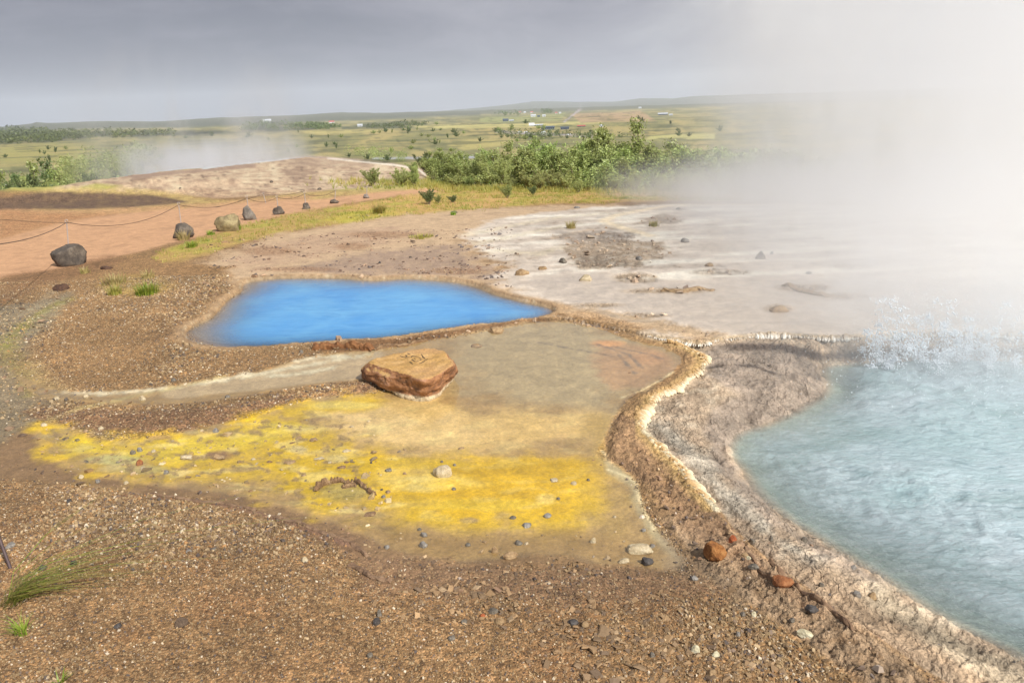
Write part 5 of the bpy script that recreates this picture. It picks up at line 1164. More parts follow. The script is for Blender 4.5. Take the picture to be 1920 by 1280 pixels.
tuft('grass_tuft', 1071,428,26,16,130,DRY,'pale yellow tuft alone on the steaming terrace',10,group=G)
tuft('grass_tuft', 1226,424,30,12,120,GRASS,'yellow green tuft on the far right of the terrace',11,group=G)
tuft('grass_tuft', 790,446,70,9,200,GRASS,'long low green patch on the brown flat above the blue pool',12,group=G)
tuft('grass_tuft', 712,400,36,20,200,GRASS,'tall yellow green clump by the path, left of the small shrub',13,group=G)
tuft('grass_tuft', 850,403,18,8,80,GRASS2,'dark green tuft on the edge of the sand before the terrace',14,group=G)
tuft('grass_tuft', 44,1186,34,34,60,GRASS2,'small fresh green tuft near the bottom left corner',15,group=G,lean=0.9,width=0.0018)
tuft('grass_tuft', 112,1283,22,22,14,GRASS2,'tiny green sprout at the bottom edge of the gravel',16,group=G,lean=0.8,width=0.004)
tuft('grass_tuft', 30,1126,50,80,50,GRASS2,'short dense green grass at the root of the long leaning straws',27,group=G,lean=1.8,dirn=0.4,width=0.0022,rad=0.045)
tuft('grass_tuft', 25,1132,60,110,60,GRASS,'long thin straw-like grass leaning right beside the iron rod',17,group=G,lean=2.4,dirn=0.45,width=0.0022,rad=0.05)
tuft('grass_tuft', 22,1128,60,200,12,GRASS2,'few very long green blades reaching out over the gravel',18,group=G,lean=2.2,dirn=0.5,width=0.0024,rad=0.02)
tuft('grass_stalk', 538,1040,10,52,2,DRY,'single thin dry stalk on the gravel edge',19,'grass stalk',lean=0.7,dirn=0.6,width=0.0012,rad=0.004)
def grass_field(name, n, mask, reg, hgt, mat, lab, seed, width=0.006, k=5):
    rg = np.random.default_rng(seed); x = rg.uniform(reg[0], reg[1], n); y = rg.uniform(reg[2], reg[3], n); z = ground_z(x, y)
    px, py = project(x, y, z); m = samp(mask, px, py) * (0.25 + 1.4 * np.clip(fbm(x, y, 1.3, 4, seed) + 0.25, 0, 1))
    s = (rg.random(n) < m) & (px > -100) & (px < 2000) & (py > Y0 + 20) & (np.abs(zbase(x, y) - z) < 1); x, y, z = x[s], y[s], z[s]; n = len(x)
    Vs, Cs = [], []; tone = np.clip(0.5 + fbm(x, y, 0.8, 3, seed + 1) + rg.normal(0, 0.15, n), 0, 1)
    for j in range(k):
        a = rg.uniform(0, 6.28, n); h = hgt * rg.uniform(0.35, 1.1, n); ln = rg.uniform(0.1, 0.8, n) * h; ox = rg.normal(0, 0.025, n); oy = rg.normal(0, 0.025, n)
        w = width * rg.uniform(0.6, 1.3, n); bx, by = x + ox, y + oy; tx, ty = bx + np.cos(a) * ln, by + np.sin(a) * ln
        wa = rg.uniform(0, 3.14, n); wx, wy = np.cos(wa) * w, np.sin(wa) * w
        Vs.append(np.stack([np.stack([bx - wx, by - wy, z - 0.01], -1), np.stack([bx + wx, by + wy, z - 0.01], -1), np.stack([tx, ty, z + h], -1)], 1)); Cs.append(np.repeat(tone, 3))
    V = np.concatenate(Vs).reshape(-1, 3); F = np.arange(len(V)).reshape(-1, 3); c = np.concatenate(Cs)
    o = link(name, mesh_np(name, V, F, np.stack([c] * 3, -1)), mat); tag(o, lab, 'grass', kind='stuff'); return o
gm_ = np.clip(GRN, 0, 1) * (PY < 500)
grass_field('grass', 130000, gm_ * 0.6, (-9, 14, 7.5, 27), 0.055, GRASS, 'short yellow green grass along the path and before the shrubs', 801, 0.006)
edge_m = sm(-12, -2, -np.abs(PY - 352 - (PX - 1000) * 0.018)) * sm(560, 820, PX) * (1 - sm(1420, 1500, PX))
grass_field('tall_grass', 36000, np.clip(edge_m, 0, 1), (-8, 10, 17, 34), 0.15, GRASS, 'taller green grass at the foot of the shrubs', 811, 0.010, 5)

# ------------------------------------------------------------------ shrubs and trees
LEAF = mat_leaf('leaf', (130,144,74), (182,190,116)); LEAF_D = mat_leaf('dark_leaf', (86,100,58), (128,142,84)); LEAF_Y = mat_leaf('light_leaf', (150,160,86), (192,194,124))
BARK = mat_plain('bark', (112,96,80), 0.9, 0, 0.25, 20)
def shrub_mesh(seed, n_leaf, tall=1.0, spread=0.5, leaf=0.035, stems=7, columnar=0.0):
    """crown 1 m tall: stems fan out of the ground, twigs carry leaves; size 1"""
    rg = np.random.default_rng(seed); tips = []; SV, SF = [], []
    def seg(p, q, r0, r1):
        p, q = np.array(p), np.array(q); d = q - p; d /= np.linalg.norm(d) + 1e-9; a = np.cross(d, [0.3, 0.9, 0.1]); a /= np.linalg.norm(a); b = np.cross(d, a); o = len(SV)
        for c, r in ((p, r0), (q, r1)):
            for k in range(4): t = k * math.pi / 2; SV.append(c + (a * math.cos(t) + b * math.sin(t)) * r)
        for k in range(4): SF.append((o + k, o + (k + 1) % 4, o + 4 + (k + 1) % 4, o + 4 + k))
    for s in range(stems):
        a = rg.uniform(0, 6.28); lean = rg.uniform(0.05, 0.5) * spread * 2 * (1 - columnar); h = rg.uniform(0.6, 1.0) if s else 1.0
        if s == 0: lean *= 0.3
        p = np.array([0.06 * math.cos(a), 0.06 * math.sin(a), 0]); N = 7
        for i in range(N):
            u = (i + 1) / N; q = np.array([math.cos(a) * lean * u ** 1.2, math.sin(a) * lean * u ** 1.2, h * u]) + rg.normal(0, 0.018, 3)
            seg(p, q, 0.014 * (1 - u * 0.8) + 0.002, 0.014 * (1 - u * 0.85) + 0.001)
            if i >= 1:
                for b in range(4):
                    ba = rg.uniform(0, 6.28); bl = (0.22 + 0.16 * rg.random()) * (1.1 - u * 0.85) * (1 - 0.35 * columnar); e = q + np.array([math.cos(ba) * bl * 0.62, math.sin(ba) * bl * 0.62, bl * rg.uniform(0.45, 1.35)])
                    seg(q, e, 0.004, 0.0015); tips.append((q, e))
            p = q
    m = len(tips); k = rg.integers(0, m, n_leaf); u = rg.uniform(0.25, 1.12, n_leaf)[:, None]
    Q = np.array([t[0] for t in tips])[k]; E = np.array([t[1] for t in tips])[k]
    P = Q * (1 - u) + E * u + rg.normal(0, 0.022, (n_leaf, 3)); P[:, 2] = np.maximum(P[:, 2], 0.02)
    d1 = rg.normal(size=(n_leaf, 3)); d1 /= np.linalg.norm(d1, axis=1)[:, None]; d2 = np.cross(d1, rg.normal(size=(n_leaf, 3))); d2 /= np.linalg.norm(d2, axis=1)[:, None] + 1e-9
    s = leaf * rg.uniform(0.5, 1.2, n_leaf)[:, None]
    V = np.stack([P - d1 * s, P + d2 * s * 0.5, P + d1 * s, P - d2 * s * 0.5], 1).reshape(-1, 3); F = np.arange(len(V)).reshape(-1, 4)
    tn = np.clip(rg.uniform(0, 1, n_leaf) * 0.8 + 0.2 * rg.random(n_leaf), 0, 1)
    lm = mesh_np('crown', V, F, np.repeat(np.stack([tn] * 3, -1), 4, axis=0)); smh = mesh_np('trunk', np.array(SV), np.array(SF), None, True); smh.materials.append(BARK)
    return lm, smh
_sc = {}
def shrub_parts(var, mat):
    key = (var, mat.name)
    if key not in _sc:
        seed = sum(map(ord, var)) ; 
        spec = {'bushA': (1, 15000, .55, .0155, 11, 0), 'bushB': (2, 15500, .5, .015, 13, 0), 'bushC': (3, 14500, .65, .016, 10, 0), 'tallA': (4, 8500, .22, .0135, 4, .5), 'tallB': (5, 9500, .26, .0135, 5, .4), 'low': (6, 4200, .75, .038, 12, 0), 'far': (7, 5000, .6, .026, 8, 0), 'farB': (8, 5500, .45, .024, 7, .2), 'spr': (9, 420, .5, .05, 7, 0)}[var]
        lm, st = shrub_mesh(spec[0], spec[1], 1.0, spec[2], spec[3], spec[4], spec[5]); lm.materials.append(mat); _sc[key] = (lm, st)
    return _sc[key]
def shrub(name, px, py, hpx, var, mat, lab, group, dist=None, wide=1.25, cat='shrub', parts=True, rz=0.0):
    var = {'low': 'bushC'}.get(var, var)
    if dist is None: x, y, z, d = at(px, py)
    else:
        r = ray(px, py); h = math.hypot(r[0], r[1]); x, y = r[0] / h * dist, r[1] / h * dist; z = float(ground_z(x, y)); d = dist
    r = ray(px, py - hpx); hgt = (H + r[2] / math.hypot(r[0], r[1]) * math.hypot(x, y)) - z
    hgt = max(hgt, 0.05)
    lm, st = shrub_parts(var, mat)
    root = bpy.data.objects.new(name, None); C.objects.link(root); root.location = (x, y, z - 0.02); root.scale = (hgt * wide, hgt * wide, hgt); root.rotation_euler = (0, 0, rz)
    root.empty_display_size = 0.2
    tag(root, lab, cat, group); link('crown', lm, None, root); link('trunk', st, None, root)
    return root
rg = np.random.default_rng(55)
# the belt of birch and willow scrub: (photo x, base y, top y, kind, distance behind the edge)
BELT = [(776,346,300,'bushB',LEAF,30,'bush at the left end of the scrub belt by the mound'),(800,342,282,'bushC',LEAF_D,34,'dark bush second from the left end of the belt'),
 (822,347,272,'bushA',LEAF,30,'full bush left in the belt under the leftmost house lights'),(846,346,280,'bushB',LEAF,29,None),(868,350,276,'bushC',LEAF,27,None),(893,350,284,'bushA',LEAF,26,None),
 (912,352,266,'bushB',LEAF,28,None),(935,350,290,'bushC',LEAF_Y,25,None),(951,350,256,'tallB',LEAF,29,'slim taller birch in the left half of the belt'),(972,352,270,'bushA',LEAF,27,None),(990,352,262,'bushC',LEAF,28,None),
 (1006,352,246,'tallB',LEAF,28,'broad birch whose top reaches the distant road'),(1030,350,262,'bushB',LEAF,27,None),(1046,354,250,'bushA',LEAF,28,None),(1066,354,258,'bushB',LEAF,26,None),(1090,350,238,'tallA',LEAF,29,'slim birch left of the tallest pair'),
 (1086,356,268,'bushC',LEAF,25,None),(1110,356,262,'bushA',LEAF,26,None),(1130,354,211,'tallA',LEAF,27,'tall thin birch rising over the belt, left one of the tallest pair'),(1128,356,250,'bushB',LEAF,27,None),(1152,356,258,'bushB',LEAF,26,None),
 (1170,356,262,'bushC',LEAF,25,None),(1197,356,210,'tallB',LEAF,26,'tall birch in the edge of the steam, right one of the tallest pair'),(1190,358,250,'bushA',LEAF,26,None),(1214,358,256,'bushC',LEAF,25,None),(1240,358,258,'bushB',LEAF,25,None),(1262,360,268,'bushA',LEAF,24,None),
 (1286,360,262,'bushC',LEAF,24,None),(1310,360,266,'bushB',LEAF,24,None),(1336,362,270,'bushA',LEAF,23,None),(1362,362,262,'bushC',LEAF,23,None),(1390,364,270,'bushB',LEAF,23,None),(1420,364,268,'bushA',LEAF,23,None),(1460,364,264,'bushB',LEAF,23,None),(1500,366,270,'bushC',LEAF,23,None),
 (855,352,322,'low',LEAF_Y,25,None),(905,352,318,'low',LEAF_Y,24.5,None),(880,354,326,'bushC',LEAF,24.5,None),(985,356,316,'low',LEAF_Y,22.5,None),(1010,358,322,'bushB',LEAF_Y,21.5,None),(1035,356,312,'bushC',LEAF_Y,22,'leafy light green bush in front of the belt centre'),(1060,358,320,'low',LEAF_Y,21.5,None),
 (1150,360,322,'bushC',LEAF_Y,20.8,None),(1190,362,318,'bushA',LEAF_Y,20.6,None),(1240,362,322,'bushB',LEAF_Y,20.5,None),(1290,364,320,'bushC',LEAF_Y,20.4,None),(1100,360,330,'low',LEAF_Y,21,None),(960,356,330,'bushA',LEAF_Y,23,None)]
for i, (px, by, ty, var, mat, dist, lab) in enumerate(BELT):
    r = ray(px, ty); x0 = r[0] / math.hypot(r[0], r[1]) * dist; y0 = r[1] / math.hypot(r[0], r[1]) * dist; zg = float(ground_z(x0, y0)); hz = math.hypot(r[0], r[1]); hgt = H + r[2] / hz * dist - zg
    side = 'steamy right' if px > 1230 else 'middle' if px > 1000 else 'left'
    front = ' front row' if dist < 25.2 and mat is LEAF_Y else ''
    lab = lab or f'leafy olive green bush in the {side}{front} of the scrub belt'
    name = 'birch_tree' if 'tall' in var else 'shrub'
    lm, st = shrub_parts(var, mat); root = bpy.data.objects.new(name, None); C.objects.link(root); root.location = (x0, y0, zg - 0.02)
    hgt *= 0.86; wide = rg.uniform(1.0, 1.35) * (1.0 if hgt > 1.5 else 1.2) * (0.8 if 'tall' in var else 1.0); root.scale = (hgt * wide, hgt * wide, hgt); root.rotation_euler = (0, 0, rg.uniform(0, 6.28))
    tag(root, lab, 'birch' if 'tall' in var else 'shrub', 'scrub belt beyond the terrace'); link('crown', lm, None, root); link('trunk', st, None, root)
S = 'shrubs by the path and the mound'
shrub('shrub', 700,350,34,'low',LEAF,'loose bush beside the mound with a person behind it',S)
shrub('shrub', 752,350,34,'bushA',LEAF_Y,'light green bush before the right foot of the mound, left of a pair',S)
shrub('shrub', 778,350,38,'bushB',LEAF_Y,'light green bush before the right foot of the mound, right of a pair',S)
shrub('shrub', 805,383,28,'low',LEAF_D,'small dark shrub in the grass strip before the belt',S)
shrub('shrub', 822,381,16,'low',LEAF,'tiny shrub right of the small dark one in the grass',S)
shrub('shrub', 850,380,15,'low',LEAF_D,'low grey green shrub before the belt',S,wide=1.6)
shrub('shrub', 952,372,26,'low',LEAF,'round low shrub on the grass below the belt',S)
shrub('shrub', 1000,366,18,'low',LEAF_D,'brownish low shrub right of the round one',S)
shrub('shrub', 1085,362,24,'low',LEAF_Y,'small leafy plant at the foot of the belt centre',S)
# wooded hollow at the left beyond the clay bank
LW = [(12,372,334,'bushA',LEAF_Y),(40,372,344,'bushB',LEAF_Y),(72,370,338,'bushC',LEAF_Y),(100,366,342,'bushA',LEAF_Y),(20,360,318,'bushC',LEAF_D),(52,356,312,'bushB',LEAF_D),(38,352,306,'bushA',LEAF_D),(80,356,318,'bushB',LEAF),(110,352,306,'farB',LEAF),
 (128,352,322,'bushC',LEAF),(-20,370,330,'bushB',LEAF_Y),(66,338,290,'farB',LEAF_D),(44,340,296,'farB',LEAF),(95,346,308,'bushC',LEAF),(140,342,312,'bushA',LEAF),(160,338,306,'bushB',LEAF_D),(180,334,304,'bushC',LEAF),(205,330,302,'bushA',LEAF),(228,328,300,'bushB',LEAF_D),(250,322,298,'bushC',LEAF),(275,318,296,'bushA',LEAF_D),(10,350,312,'farB',LEAF)]
for i, (px, by, ty, var, mat) in enumerate(LW):
    dist = 66 + (372 - by) * 0.9 + rg.uniform(-2, 2)
    r = ray(px, ty); hz = math.hypot(r[0], r[1]); x0, y0 = r[0] / hz * dist, r[1] / hz * dist; zg = float(ground_z(x0, y0)); hgt = (H + r[2] / hz * dist - zg) * 0.86
    tone = {LEAF_Y.name: 'light green', LEAF.name: 'olive green', LEAF_D.name: 'dark green'}[mat.name]
    root = bpy.data.objects.new('broadleaf_tree', None); C.objects.link(root); root.location = (x0, y0, zg - 0.1); root.scale = (max(hgt, .5) * 0.7, max(hgt, .5) * 0.7, max(hgt, .5)); root.rotation_euler = (0, 0, i)
    lm, st = shrub_parts(var, mat); tag(root, f'{tone} tree in the hollow at the left, ' + ('near the picture edge' if px < 60 else 'beside the mound slope' if px > 150 else 'behind the dark clay bank'), 'tree', 'trees in the hollow behind the clay bank'); link('crown', lm, None, root); link('trunk', st, None, root)
# bushes dotted over the valley floor
rb = np.random.default_rng(91); VB = []
for i in range(70):
    px = rb.uniform(0, 1350); dy = rb.uniform(24, 66) if rb.random() < 0.75 else rb.uniform(62, 100); VB.append((px, 240 - px * 0.0365 + dy, dy))
VB += [(x, 240 - x * 0.0365 + d, d) for x, d in ((585,42),(612,60),(616,43),(640,43),(700,38),(712,37),(724,36),(735,38),(757,34),(765,40),(790,46),(812,38),(826,36),(850,42),(870,44),(735,76),(770,70),(762,84),(728,90),(805,58),(840,52),(690,86),(655,80),(1020,42),(960,40),(930,44),(985,60),(900,60))]
for i, (px, py, dy) in enumerate(VB):
    x, y, z, d = at(px, py)
    if d < 75 or d > 2500: continue
    hp = rb.uniform(5, 10) * (1 + dy / 60); hgt = hp * d / FPX * 0.62; var = 'far' if rb.random() < 0.7 else 'farB'
    mat = LEAF_D if rb.random() < 0.65 else LEAF
    lm, st = shrub_parts(var, mat); root = link('valley_bush', lm); w = rb.uniform(1.0, 1.9) if var == 'far' else rb.uniform(0.7, 1.0)
    root.location = (x, y, z - 0.05); root.scale = (hgt * w, hgt * w, hgt); root.rotation_euler = (0, 0, rb.uniform(0, 6.28))
    tag(root, 'small round dark green bush standing alone on the valley floor' , 'bush', 'bushes scattered over the valley floor')
# woods: masses of far trees
def wood(name, polys, n, h, seed, lab, mat):
    rg = np.random.default_rng(seed); Vs = []; Cs = []
    for poly in polys:
        s = sdf(poly, pixel=True); ys, xs = np.where(s > 0)
        k = rg.integers(0, len(ys), n // len(polys))
        for j in k:
            px, py = gx[xs[j]] + rg.uniform(-2, 2), gy[ys[j]] + rg.uniform(-1, 1); r = ray(px, py); hz = math.hypot(r[0], r[1])
            if r[2] > -0.002: continue
            dd = min((H - VALLEY) / (-r[2] / hz), 3500); x, y = r[0] / hz * dd, r[1] / hz * dd; z = VALLEY
            hh = h * dd / FPX * rg.uniform(0.6, 1.2); w = hh * 0.45
            for q in range(26 if h < 16 else 110):
                a, b, c = rg.uniform(-1, 1, 3); rr = math.sqrt(max(0, 1 - c * c)); px_, py_, pz = x + a * w * rr, y + b * w * rr, z + hh * (0.52 + c * 0.48)
                e = w * (0.45 if h < 16 else 0.14); u = rg.normal(0, 1, 3) * e; v = rg.normal(0, 1, 3) * e
                Vs += [(px_, py_, pz), (px_ + u[0], py_ + u[1], pz + u[2] * .7), (px_ + v[0], py_ + v[1], pz + v[2] * .7)]; t = rg.uniform(0, 1); Cs += [t] * 3
    V = np.array(Vs); o = link(name, mesh_np(name, V, np.arange(len(V)).reshape(-1, 3), np.stack([Cs] * 3, -1)), mat); tag(o, lab, 'wood', kind='stuff')
wood('far_wood', [[(-60,252),(0,246),(90,250),(170,252),(320,250),(330,256),(170,260),(80,268),(0,272),(-60,278)]], 520, 9, 5, 'long dark belt of conifers across the left of the valley', LEAF_D)
wood('far_wood', [[(448,238),(500,231),(560,234),(600,238),(560,244),(450,246)],[(560,238),(600,234),(640,240),(600,244)]], 240, 7, 6, 'dark wood round the long white building on the far slope', LEAF_D)
wood('far_wood', [[(688,240),(720,236),(760,232),(800,232),(800,237),(760,240),(700,241)]], 110, 6, 7, 'small wood behind the little white farmhouse', LEAF_D)
wood('far_wood', [[(926,213),(950,210),(978,212),(975,217),(930,217)],[(1015,210),(1034,209),(1036,213),(1016,214)]], 90, 5, 8, 'dark tree rows round the farm below the grey hills', LEAF_D)
wood('far_wood', [[(120,330),(150,312),(200,304),(260,300),(300,300),(300,314),(240,322),(180,332),(130,342)]], 60, 30, 9, 'misty scrub in the hollow left of the mound behind the steam', LEAF)
wood('far_wood', [[(930,252),(960,246),(1010,248),(1100,252),(1180,256),(1180,262),(1080,262),(960,260)]], 130, 8, 10, 'low scrub along the road by the car park', LEAF_D)
wood('far_wood', [[(560,300),(640,298),(760,302),(760,306),(680,300)],[(640,290),(720,288),(770,290),(770,296),(700,298)]], 40, 16, 12, 'loose scrub behind the white edge of the mound', LEAF)
# ------------------------------------------------------------------ houses and vehicles far down the valley
WHITE = mat_plain('white_wall', (206,206,204), 0.7, 0, 0.04); GREYW = mat_plain('grey_wall', (96,104,112), 0.7, 0, 0.08); REDR = mat_plain('red_roof', (176,92,84), 0.7); DKR = mat_plain('dark_roof', (70,82,96), 0.6); WIN = mat_plain('window_glass', (40,46,54), 0.2); SILV = mat_plain('light_roof', (184,188,192), 0.5); TYRE = mat_plain('tyre', (30,30,32), 0.8)
def boxmesh(name, x0, x1, y0, y1, z0, z1, mat, parent):
    V = [(x, y, z) for z in (z0, z1) for x, y in ((x0, y0), (x1, y0), (x1, y1), (x0, y1))]
    F = [(0,3,2,1),(4,5,6,7),(0,1,5,4),(1,2,6,5),(2,3,7,6),(3,0,4,7)]
    return link(name, mesh_np(name, V, F), mat, parent)
def gable(name, L, W, z0, rise, mat, parent, ov=0.3):
    a, b = L / 2 + ov, W / 2 + ov
    V = [(-a,-b,z0),(a,-b,z0),(a,b,z0),(-a,b,z0),(-a,0,z0+rise),(a,0,z0+rise),(-a,-b,z0-.15),(a,-b,z0-.15),(a,b,z0-.15),(-a,b,z0-.15)]
    me = bpy.data.meshes.new(name); me.from_pydata(V, [], [(0,1,5,4),(2,3,4,5),(1,2,5),(3,0,4),(6,7,1,0),(7,8,2,1),(8,9,3,2),(9,6,0,3),(9,8,7,6)]); return link(name, me, mat, parent)
def house(px, py, wpx, hpx, wall, roof, lab, name='farmhouse', rz=0.0, nwin=4, cat='house', rise=0.45):
    x, y, z, d = at(px, py); 
    W_ = wpx * d / FPX; Hh = hpx * d / FPX
    root = bpy.data.objects.new(name, None); C.objects.link(root); root.location = (x, y, z); root.rotation_euler = (0, 0, math.atan2(-x, y) + rz); tag(root, lab, cat, 'far houses in the valley')
    dep = min(W_ * 0.55, 12); wh = Hh * (1 - rise)
    boxmesh('wall', -W_/2, W_/2, -dep/2, dep/2, -2, wh, wall, root); gable('roof', W_, dep, wh, Hh * rise, roof, root)
    for i in range(nwin):
        cx = -W_/2 + W_ * (i + 0.5) / nwin; s = W_ / nwin * 0.22; boxmesh('window', cx - s, cx + s, -dep/2 - .05, -dep/2 + .1, wh * .35, wh * .75, WIN, root)
    boxmesh('door', W_*.06, W_*.06 + min(1.2, W_*.08), -dep/2 - .06, -dep/2 + .1, 0, wh * .7, DKR, root)
    return root
house(501,229,14,5,WHITE,SILV,'long white building on the dark wooded slope at left',nwin=5)
house(622,231,9,4,WHITE,REDR,'small farm with a red roof on the green field')
house(675,237,9,4,WHITE,SILV,'little white farmhouse at the edge of the small wood')
house(1000,219.5,9,4.5,WHITE,SILV,'white house in the fields left of the straight road')
house(1010,219.5,5,3,GREYW,DKR,'small grey shed right beside the white field house',nwin=2)
house(1020,219,6,3.5,WHITE,SILV,'tiny white house right of the grey shed',nwin=2)
house(975,212.5,4,3,WHITE,REDR,'red roofed house among the far tree rows, leftmost',nwin=2)
house(984,212.5,4,3,WHITE,SILV,'pale house among the far tree rows',nwin=2)
house(997,212.5,5,3,WHITE,REDR,'red roofed house right of the far tree rows',nwin=2)
house(1043,213.5,4,3,WHITE,REDR,'red roofed house nearest the straight road',nwin=2)
house(1050,213.5,4,3,WHITE,SILV,'pale house beside the straight road',nwin=2)
house(948,228,10,5,GREYW,DKR,'dark farm building on the left green field')
house(959,228,8,3,GREYW,SILV,'low grey barn beside the dark farm building')
house(1027,243,24,6,GREYW,DKR,'long dark building with the blue grey roof by the car park',name='long_building',cat='building',nwin=7,rise=.35)
house(1059,243,15,5,GREYW,DKR,'shorter dark building right of the long one',name='long_building',cat='building',nwin=5,rise=.35)
house(1010,236,16,3,GREYW,SILV,'low grey shed behind the long dark building')
house(997,237,9,6,WHITE,WHITE,'steep white gabled house left of the low grey shed',rise=.7)
house(1090,238,14,3,GREYW,REDR,'low brownish roofed house right of the shorter dark building')
house(1243,216,17,4,GREYW,SILV,'long pale roofed farm in the fields at right, edge of the steam',nwin=5)
house(1258,217,6,3,WHITE,SILV,'small white shed right of the long pale farm',nwin=2)
house(1200,204,5,3,WHITE,SILV,'faint white house below the right hills',nwin=2)
house(1128,238,6,4,WHITE,SILV,'white house behind the tall thin birch',nwin=2)
def vehicle(px, py, L, Hh, body, lab, van=False):
    x, y, z, d = at(px, py); root = bpy.data.objects.new('parked_car', None); C.objects.link(root); root.location = (x, y, z); root.rotation_euler = (0, 0, math.atan2(-x, y)); k = L * d / FPX / 4.4; root.scale = (k, k, k)
    tag(root, lab, 'van' if van else 'car', 'vehicles by the far road')
    prof = [(-2.2,.35),(-2.2,.95),(-1.5,1.05),(-.9,1.6 if not van else 2.3),(1.6,1.6 if not van else 2.3),(2.15,1.05 if not van else 2.2),(2.2,.35)]
    n = len(prof); V = [(a, -.9, b) for a, b in prof] + [(a, .9, b) for a, b in prof]
    me = bpy.data.meshes.new('body'); me.from_pydata(V, [], [tuple(range(n)), tuple(range(2 * n - 1, n - 1, -1))] + [(i, i + n, (i + 1) % n + n, (i + 1) % n) for i in range(n)]); link('body', me, body, root)
    boxmesh('window', -1.0, 1.5, -.93, .93, 1.1, 1.45, WIN, root)
    for cx in (-1.4, 1.4):
        for cy in (-.85, .85):
            P = [(cx, cy - .1, .34), (cx, cy + .1, .34)]; w = tube('wheel', P, 0.34, TYRE, root, 10)
CARW = mat_plain('car_white', (230,232,236), 0.3); CARB = mat_plain('car_grey', (110,114,122), 0.3)
vehicle(975,249,8,4,CARW,'white car in the car park, left of the pair')
vehicle(986,249,7,4,CARW,'white car in the car park, right of the pair')
vehicle(1018,251,9,8,CARW,'white high van before the long dark building',True)
vehicle(1043,252,8,4,CARW,'pale car on the road right of the high van')
vehicle(1066,254,8,4,CARW,'small pale car farthest right on the road')
vehicle(945,247,5,3,CARB,'grey car at the left end of the road')

# ------------------------------------------------------------------ a person half hidden by the bush at the mound
def person():
    x, y, z, d = at(700, 352); r = ray(697, 322); hz = math.hypot(r[0], r[1]); dist = 29.0
    x0, y0 = r[0] / hz * dist, r[1] / hz * dist; zg = float(ground_z(x0, y0)); top = H + r[2] / hz * dist; hgt = min(max(top - zg, 0.6), 1.7)
    root = bpy.data.objects.new('person', None); C.objects.link(root); root.location = (x0, y0, top - 1.7 * 0.62); root.scale = (.62,) * 3
    tag(root, 'tiny figure in dark clothes and red scarf behind the loose bush by the mound', 'person')
    verts = [(0,0,.92),(0,0,1.15),(0,0,1.38),(0,0,1.5),(0,-.01,1.62),(.1,0,.88),(.12,-.02,.5),(.12,.02,.06),(-.1,0,.88),(-.12,.03,.5),(-.12,.0,.06),(.19,0,1.38),(.26,-.05,1.12),(.16,-.2,1.0),(-.19,0,1.38),(-.26,-.05,1.12),(-.16,-.2,1.0),(.12,-.1,.04),(-.12,-.12,.04)]
    edges = [(0,1),(1,2),(2,3),(3,4),(0,5),(5,6),(6,7),(0,8),(8,9),(9,10),(2,11),(11,12),(12,13),(2,14),(14,15),(15,16),(7,17),(10,18)]
    rad = [.15,.14,.15,.055,.10,.09,.065,.045,.09,.065,.045,.07,.05,.035,.07,.05,.035,.035,.035]
    me = bpy.data.meshes.new('body'); me.from_pydata(verts, edges, []); o = link('body', me, mat_plain('dark_clothes', (44,40,48), 0.8), root)
    m = o.modifiers.new('skin', 'SKIN'); 
    for i, v in enumerate(me.skin_vertices[0].data if me.skin_vertices else []): v.radius = (rad[i], rad[i])
    o.modifiers.new('sub', 'SUBSURF').levels = 1; o.modifiers['sub'].render_levels = 2
    return root, o
pr, pb = person()
def conv_skin(o, rad):
    if not o.data.skin_vertices:
        bpy.context.view_layer.objects.active = o
    return
# head, scarf and hands as coloured parts
V_, F_ = ICO2
link('head', mesh_np('head', V_ * np.array([.085,.1,.12]) + np.array([0,-.01,1.62]), F_, None, True), mat_plain('skin', (206,150,122), 0.6), pr)
link('hair', mesh_np('hair', V_ * np.array([.095,.105,.09]) + np.array([0,.02,1.68]), F_, None, True), mat_plain('hair', (38,28,24), 0.8), pr)
link('scarf', mesh_np('scarf', V_ * np.array([.13,.12,.07]) + np.array([0,-.02,1.47]), F_, None, True), mat_plain('scarf', (176,46,48), 0.8), pr)
